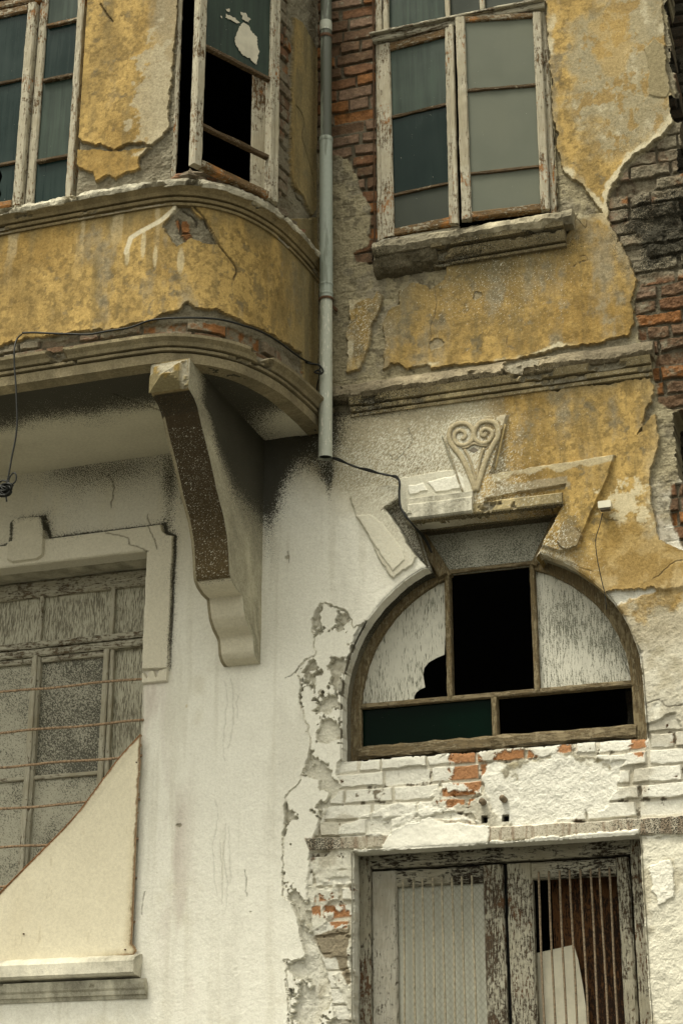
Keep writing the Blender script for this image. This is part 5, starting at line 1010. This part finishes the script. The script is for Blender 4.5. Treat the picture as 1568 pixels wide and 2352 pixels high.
# ------------------------------------------------------------------ door
dr = part('double_door', house, 'double door with barred glass and flaking grey-brown paint')
Yd = 0.12; D3 = lambda px, py, y=Yd: PY(px, py, y)
mb = MB(); zt_ = 3.085
xjl = D3(838, 2100)[0]; board(mb, (xjl - .015, Yd, 0), (xjl - .015, Yd, 3.11), .075, .08, (0, -1, 0)); xjr = D3(1466, 2100)[0]; board(mb, (xjr + .005, Yd, 0), (xjr + .005, Yd, 3.11), .055, .08, (0, -1, 0)); mb.build('door_jamb', M['dv'], dr)
mb = MB(); zhd = D3(1150, 1968)[2]; board(mb, (xjl + .02, Yd + .004, zhd + .02), (xjr - .02, Yd + .004, zhd + .02), .075, .08, (0, -1, 0)); mb.build('door_head', M['dh'], dr)
dzt = D3(1000, 1994, Yd + .03)[2]
def leaf(px0, px1, g0, g1, label, clean, nb, bx, glass):
    y = Yd + .03; lf = dr; a = D3(px0, 2150, y)[0]; b = D3(px1, 2150, y)[0]; ga = D3(g0, 2150, y)[0]; gb = D3(g1, 2150, y)[0]; zt = dzt; zg = zt - 0.075
    mb = MB(); board(mb, ((a + ga) / 2, y, .05), ((a + ga) / 2, y, zt), ga - a, .045, (0, -1, 0), .001); mb.build('door_stile', M['lv' if clean else 'dv'], lf); mb = MB(); board(mb, ((b + gb) / 2, y, .05), ((b + gb) / 2, y, zt), b - gb, .045, (0, -1, 0), .001); mb.build('door_stile', M['dv'], lf)
    mb = MB(); board(mb, (ga, y + .003, (zt + zg) / 2), (gb, y + .003, (zt + zg) / 2), zt - zg, .04, (0, -1, 0)); board(mb, (ga, y + .003, 1.15), (gb, y + .003, 1.15), .2, .04, (0, -1, 0)); mb.build('door_rail', M['dh'], lf)
    mb = MB(); boxm(mb, ga, gb, y + .02, y + .035, .1, 1.1); mb.build('door_panel', M['dv'], lf)
    if glass: mb = MB(); boxm(mb, ga - .01, gb + .01, y + .025, y + .03, 1.2, zg + .01); mb.build('pane', M['diamond'], lf)
    for x in bx:
        xx = D3(x, 2075, y - .012)[0]; mb = MB(); tube(mb, [(xx + .0015 * math.sin(k + x), y - .012, 1.2 + (zg + .03 - 1.2) * k / 14) for k in range(15)], .0052, 7); mb.build('door_bar', M['barw' if glass else 'bard'], lf)
    return ga, gb, zg
m_d, nt, b = new_mat("diamond_pattern_glass"); N = NT(nt)
def lines(ang):
    v = N.mapped((1, 1, 1), (0, R(ang), 0)); sp = nt.nodes.new('ShaderNodeSeparateXYZ'); nt.links.new(v, sp.inputs[0]); return N.math('PINGPONG', sp.outputs[0], 0.0105)
g_ = N.math('MINIMUM', lines(38), lines(-38)); ln = N.step(g_, 0.0022, 0.0006); fade = N.step(N.noise(2.5, detail=3), 0.35, 0.6)
nt.links.new(N.mix(N.math('MULTIPLY', ln, N.math('MULTIPLY_ADD', fade, 0.35, 0.15)), N.mix(N.noise(14, detail=5), (0.30, 0.30, 0.245), (0.40, 0.395, 0.33)), (0.17, 0.165, 0.12)), b.inputs['Base Color']); b.inputs['Roughness'].default_value = 0.4; N.bump(b, ln, 0.4, 0.002); M["diamond"] = m_d
leaf(853, 1158, 911, 1111, '', True, 8, [926, 949, 971, 994, 1016, 1039, 1061, 1085], True)
ga, gb, zg = leaf(1168, 1452, 1226, 1422, '', False, 8, [1238, 1262, 1287, 1311, 1336, 1359, 1380, 1402], False)
mb = MB(); boxm(mb, ga + .06, gb + .1, Yd + .16, Yd + .175, 1.0, 3.2); mb.build('inner_panel', M['ply'], dr)
mb = MB(); boxm(mb, D3(1153, 2150, Yd + .03)[0], D3(1172, 2150, Yd + .03)[0], Yd + .06, Yd + .07, 0, dzt); mb.build('rebate', M['dark'], dr)
# scrap leaning inside the right leaf
S8 = lambda L, y: [tuple(PY(784 + a / 2, 1764 + c / 2, y)[[0, 2]]) for a, c in L]
mb = MB(); prism(mb, S8([(895, 850), (1065, 812), (1085, 880), (1105, 990), (1120, 1090), (1135, 1400), (890, 1400)], Yd + .10), Yd + .10, Yd + .112)
tag(mb.build('board_scrap', M['scrap']), 'pale board scrap leaning inside the door behind the right-hand bars', 'board')

# plugs and their holes over the door
for k, (px, py) in enumerate(((1108, 1842), (1155, 1835))):
    q = PY(px, py); mb = MB(); tube(mb, [(q[0], .02, q[2]), (q[0], -.02, q[2]), (q[0], -.028, q[2] - .002)], [.015, .015, .010], 10); mb.build('wooden_plug', M['bard'], house)

# ------------------------------------------------------------------ dark inside, roof and sides of the house
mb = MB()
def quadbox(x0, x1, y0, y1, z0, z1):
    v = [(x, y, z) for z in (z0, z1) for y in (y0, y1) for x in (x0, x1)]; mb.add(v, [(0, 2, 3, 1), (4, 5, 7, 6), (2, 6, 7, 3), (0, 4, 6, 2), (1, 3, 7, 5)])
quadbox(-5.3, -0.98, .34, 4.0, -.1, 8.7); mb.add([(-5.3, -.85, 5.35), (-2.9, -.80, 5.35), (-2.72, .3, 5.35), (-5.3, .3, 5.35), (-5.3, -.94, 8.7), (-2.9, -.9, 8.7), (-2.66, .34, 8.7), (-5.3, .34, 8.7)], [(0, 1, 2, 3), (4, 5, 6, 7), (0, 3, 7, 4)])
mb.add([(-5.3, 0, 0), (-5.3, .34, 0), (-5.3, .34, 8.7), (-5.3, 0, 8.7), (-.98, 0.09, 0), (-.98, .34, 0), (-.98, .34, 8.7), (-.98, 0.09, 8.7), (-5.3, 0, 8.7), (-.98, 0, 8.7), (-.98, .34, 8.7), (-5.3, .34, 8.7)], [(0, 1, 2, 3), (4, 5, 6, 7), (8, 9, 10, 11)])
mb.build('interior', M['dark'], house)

# neighbour seen past the broken edge
nxs = np.arange(-1.25, 1.2, 0.01); nzs = np.arange(0.0, 8.7, 0.012); NX, NZ = np.meshgrid(nxs, nzs)
Nn = Sheet(nxs, nzs, np.stack([NX, np.full_like(NX, 0.36), NZ], -1), np.broadcast_to(np.array([0, -1.0, 0]), NX.shape + (3,)))
rel, face, tid, t0 = bricks(Nn, seed=21); Nn.H = rel; Nn.rough[:] = 0.9; brick_color(Nn, face, tid, .7, np.ones_like(NX)); Nn.C *= 0.45; Nn.soot[:] = 0.62  # brick colour cut to 45% and blackened because the recess lies in shadow
tag(Nn.build('neighbouring_wall', M['wall'], None), 'recessed brick wall behind the broken right edge, colour darkened for its shadow', 'wall')

# ------------------------------------------------------------------ rainwater pipe
pipe = thing('drainpipe', 'tall grey zinc rainwater pipe in the corner beside the bay', 'pipe', (-2.6, -.1, 4.9))
def px_pt(px, py, Y=-.105): return PY(px, py, Y)
ppx = [(765 + 738) / 2 - 0, 0]
pts = {y: px_pt(x, y) for x, y in ((749, -60), (748, 85), (748.5, 320), (749, 690), (747, 1052))}
def seg(a, b, r0, r1, mat, name='pipe_length', extra=()):
    mb = MB(); n = 24; P = [pts[a] * (1 - i / n) + pts[b] * i / n for i in range(n + 1)]; rr = [r0 + (r1 - r0) * i / n for i in range(n + 1)]
    tube(mb, P, rr, 28, caps=False); mb.build(name, M[mat], pipe)
seg(-60, 320, .0305, .0305, 'zdark'); seg(320, 690, .0345, .0335, 'zmid'); seg(690, 1052, .0315, .0350, 'zlow')
def ringp(py, r, h, mat, nm):
    ys = sorted(pts); c = px_pt(np.interp(py, [-60, 85, 320, 690, 1052], [749, 748, 748.5, 749, 747]), py); mb = MB(); tube(mb, [c + np.array([0, 0, h]), c + np.array([0, 0, h * .4]), c - np.array([0, 0, h * .4]), c - np.array([0, 0, h])], [r * .97, r, r, r * .97], 28, caps=False); mb.build(nm, M[mat], pipe); return c
ringp(62, .034, .03, 'zlow', 'joint_collar'); ringp(86, .036, .010, 'band', 'clamp'); ringp(322, .037, .012, 'zmid', 'joint_collar'); ringp(655, .0365, .006, 'zmid', 'joint_collar'); ringp(677, .0365, .006, 'zmid', 'joint_collar'); c = ringp(689, .0385, .007, 'band', 'clamp'); ringp(1022, .0355, .004, 'zlow', 'joint_collar')
mb = MB(); tube(mb, [pts[1052] + np.array([0, 0, .012]), pts[1052] + np.array([0, 0, .014])], .0335, 24); mb.build('pipe_mouth', M['dark'], pipe)
mb = MB(); board(mb, c + np.array([0, .0, 0]), c + np.array([.02, .12, 0]), .02, .006, (1, 0, 0)); mb.build('clamp_tail', M['band'], pipe)

# ------------------------------------------------------------------ cables
def bay_pt(px, py, off): s_, z = BU([(px, py)], off)[0]; p, n = plan_at(np.array([s_]), off); return (p[0, 0], p[0, 1], z)
mb = MB(); L = [(52, 765), (80, 764), (120, 766), (160, 767), (205, 768), (250, 760), (300, 752), (350, 735), (420, 730), (500, 733), (560, 748), (600, 762), (640, 785), (680, 815), (705, 830), (728, 838)]
tube(mb, smooth_line([bay_pt(a, b, .012) for a, b in L], 5), .005, 7); tag(mb.build('cable', M['cable']), 'black cable running along the foot of the bay above its cornice', 'cable')
mb = MB(); K = [(50, 768, .03), (40, 778, .10), (34, 800, .13), (34, 840, .13), (37, 880, .13), (39, 930, .13), (40, 970, .13), (36, 1010, .13), (28, 1050, .13), (20, 1095, .13), (16, 1112, .13)]
tube(mb, smooth_line([PY(a, b, -.95 - o) for a, b, o in K], 5), .0042, 7)
for i in range(15):
    rs = np.random.RandomState(500 + i); c = PY(12 + rs.randn() * 5, 1118 + rs.rand() * 16, -1.08); a0 = rs.rand() * 6; rx, rz = .016 + rs.rand() * .03, .012 + rs.rand() * .016
    tube(mb, [c + np.array([math.cos(a0 + t * .55) * rx, math.sin(t * .55 + a0 * 2) * .012, math.sin(a0 + t * .55) * rz]) for t in range(10)], .0042, 6)
c = PY(30, 1095, -1.08); tube(mb, smooth_line([PY(a, b, -1.08) for a, b in ((20, 1112), (22, 1098), (32, 1086), (38, 1092), (36, 1106), (24, 1116), (18, 1125), (15, 1140), (16, 1152))], 5), .004, 6)
tag(mb.build('hanging_cable', M['cable']), 'black cable hanging from the bay and ending in a tangled coil', 'cable')
mb = MB(); tube(mb, smooth_line([PY(a, b, -.17) for a, b in ((700, 832), (715, 836), (732, 838), (742, 852), (736, 858), (722, 855), (733, 850), (738, 860))], 5) , .0045, 6)
tube(mb, smooth_line([PY(a, b, y) for a, b, y in ((735, 842, -.15), (733, 865, -.12), (728, 890, -.09), (726, 940, -.06), (724, 990, -.05))], 5), .004, 6)
tag(mb.build('cable_knot', M['cable']), 'black cable looped round the drainpipe beside the bay cornice', 'cable')
mb = MB(); L = [(762, 1052, -.06), (790, 1062, -.05), (825, 1075, -.04), (860, 1085, -.04), (895, 1092, -.04), (913, 1100, -.05), (917, 1112, -.06), (916, 1140, -.06), (920, 1165, -.075), (930, 1185, -.09), (945, 1202, -.08), (975, 1240, .04), (990, 1268, .07)]
P = smooth_line([PY(a, b, y) for a, b, y in L], 6); tube(mb, P, .0052, 7); tube(mb, [p + np.array([.004, -.004, .006 * math.sin(i * .5)]) for i, p in enumerate(P)], .0040, 6)
tag(mb.build('cable', M['cable']), 'twin black cable sagging from the pipe mouth into the arch head', 'cable')
mb = MB(); L = [(1383, 1178), (1375, 1210), (1367, 1240), (1370, 1280), (1380, 1330), (1388, 1365), (1392, 1400)]
tube(mb, smooth_line([PY(a, b, -.03) for a, b in L], 6), .0022, 6); tag(mb.build('thin_wire', M['cable']), 'thin wire dangling from the small white box down over the arch', 'wire')
# small white box
bx = thing('wall_box', 'small off-white plastic box fixed to the ochre wall right of the arch head', 'box', tuple(PY(1388, 1164, 0)))
c = PY(1388, 1160, -.04)
mb = MB(); prism(mb, [(c[0] + a * .030, c[2] + b * .017) for a, b in ((-1, -.8), (-.9, -1), (.9, -1), (1, -.8), (1, .75), (.9, 1), (-.9, 1), (-1, .75))], -.055, -.018); mb.build('casing', M['box'], bx)
mb = MB(); prism(mb, [(c[0] + a * .022, c[2] - .017 + b * .008) for a, b in ((-1, -1), (1, -1), (1, .2), (-1, .2))], -.048, -.02); mb.build('underside', M['boxd'], bx)

# sheet covering the lower part of the window
P = [tuple(PY(a, b, -.035)[[0, 2]]) for a, b in ((322, 1688), (300, 2168), (304, 2172), (311, 2184), (304, 2193), (200, 2205), (100, 2214), (0, 2222), (-160, 2234), (-120, 2190), (0, 2052), (60, 1992), (100, 1952), (140, 1912), (182, 1866), (225, 1808), (275, 1741))]
cs_ = thing('cream_sheet', 'large cream sheet with a diagonal edge covering the lower part of the barred window', 'sheet', (P[4][0], -.035, P[4][1]))
Pn = np.array(P); cx1 = np.arange(Pn[:, 0].min() - .02, Pn[:, 0].max() + .02, .005); cz1 = np.arange(Pn[:, 1].min() - .02, Pn[:, 1].max() + .02, .005); CX, CZ = np.meshgrid(cx1, cz1)
Q = Sheet(cx1, cz1, np.stack([CX, np.full_like(CX, -.034), CZ], -1).copy(), np.broadcast_to(np.array([0, -1.0, 0]), CX.shape + (3,)))
sq = sdf_raw(CX + Q.w3 * .004, CZ + Q.w2 * .008, Pn); gy, gx = np.gradient(sq, .005, .005); gn = np.hypot(gx, gy) + 1e-6; bq = np.abs(sq) < .004
Q.pos[..., 0] -= np.where(bq, sq * gx / gn, 0); Q.pos[..., 2] -= np.where(bq, sq * gz / gn, 0) if False else np.where(bq, sq * gy / gn, 0)
Q.H = fbm(CX, CZ, .9, 501, 3) * .030 + fbm(CX, CZ, .2, 502, 3) * .004 + .006 * (1 - ss(0, -.04, sq)) * ss(2.9, 3.5, CZ); Q.hole = np.where(sq < .004, 1.0, -1.0); Q.H = np.where(sq > -.0005, Q.H - .004, Q.H)
Q.rough[:] = 0.02; Q.col(np.ones_like(CX), (0.70, 0.645, 0.495)); Q.col(ss(0.0, .3, fbm(CX, CZ * .5, .5, 503, 5, .6)), (0.64, 0.575, 0.42), .7)
Q.col(ss(-.05, 0.0, sq + Q.w1 * .04) * ss(3.5, 2.9, CZ) * ss(-3.9, -3.6, CX), (0.52, 0.44, 0.29), .7); Q.col(ss(-.010, 0, sq + Q.w3 * .012), (0.36, 0.22, 0.11), .8); Q.col(ss(.20, .26, fbm(CX * 2, CZ * .4, .1, 504, 5, .7)), (0.50, 0.43, 0.29), .4)
Q.build('panel', M['wall'], cs_)
mb = MB(); tube(mb, [(p[0] - .002, -.033, p[1] + .002) for p in P[9:]] + [(P[0][0], -.033, P[0][1])], .0035, 6); mb.build('rusty_edge', M['sheet_edge'], cs_)
mb = MB()
for (px, py) in ((314, 1751), (288, 2181), (55, 2145)):
    q = PY(px, py, -.038); tube(mb, [(q[0], -.034, q[2]), (q[0], -.0415, q[2])], .0035, 8)
mb.build('fixing_nail', M['band'], cs_)

# ------------------------------------------------------------------ street
mb = MB(); mb.add([(-60, -60, -.02), (60, -60, -.02), (60, 30, -.02), (-60, 30, -.02)], [(0, 1, 2, 3)]); g = mb.build('street', M['ground']); g['kind'] = 'structure'
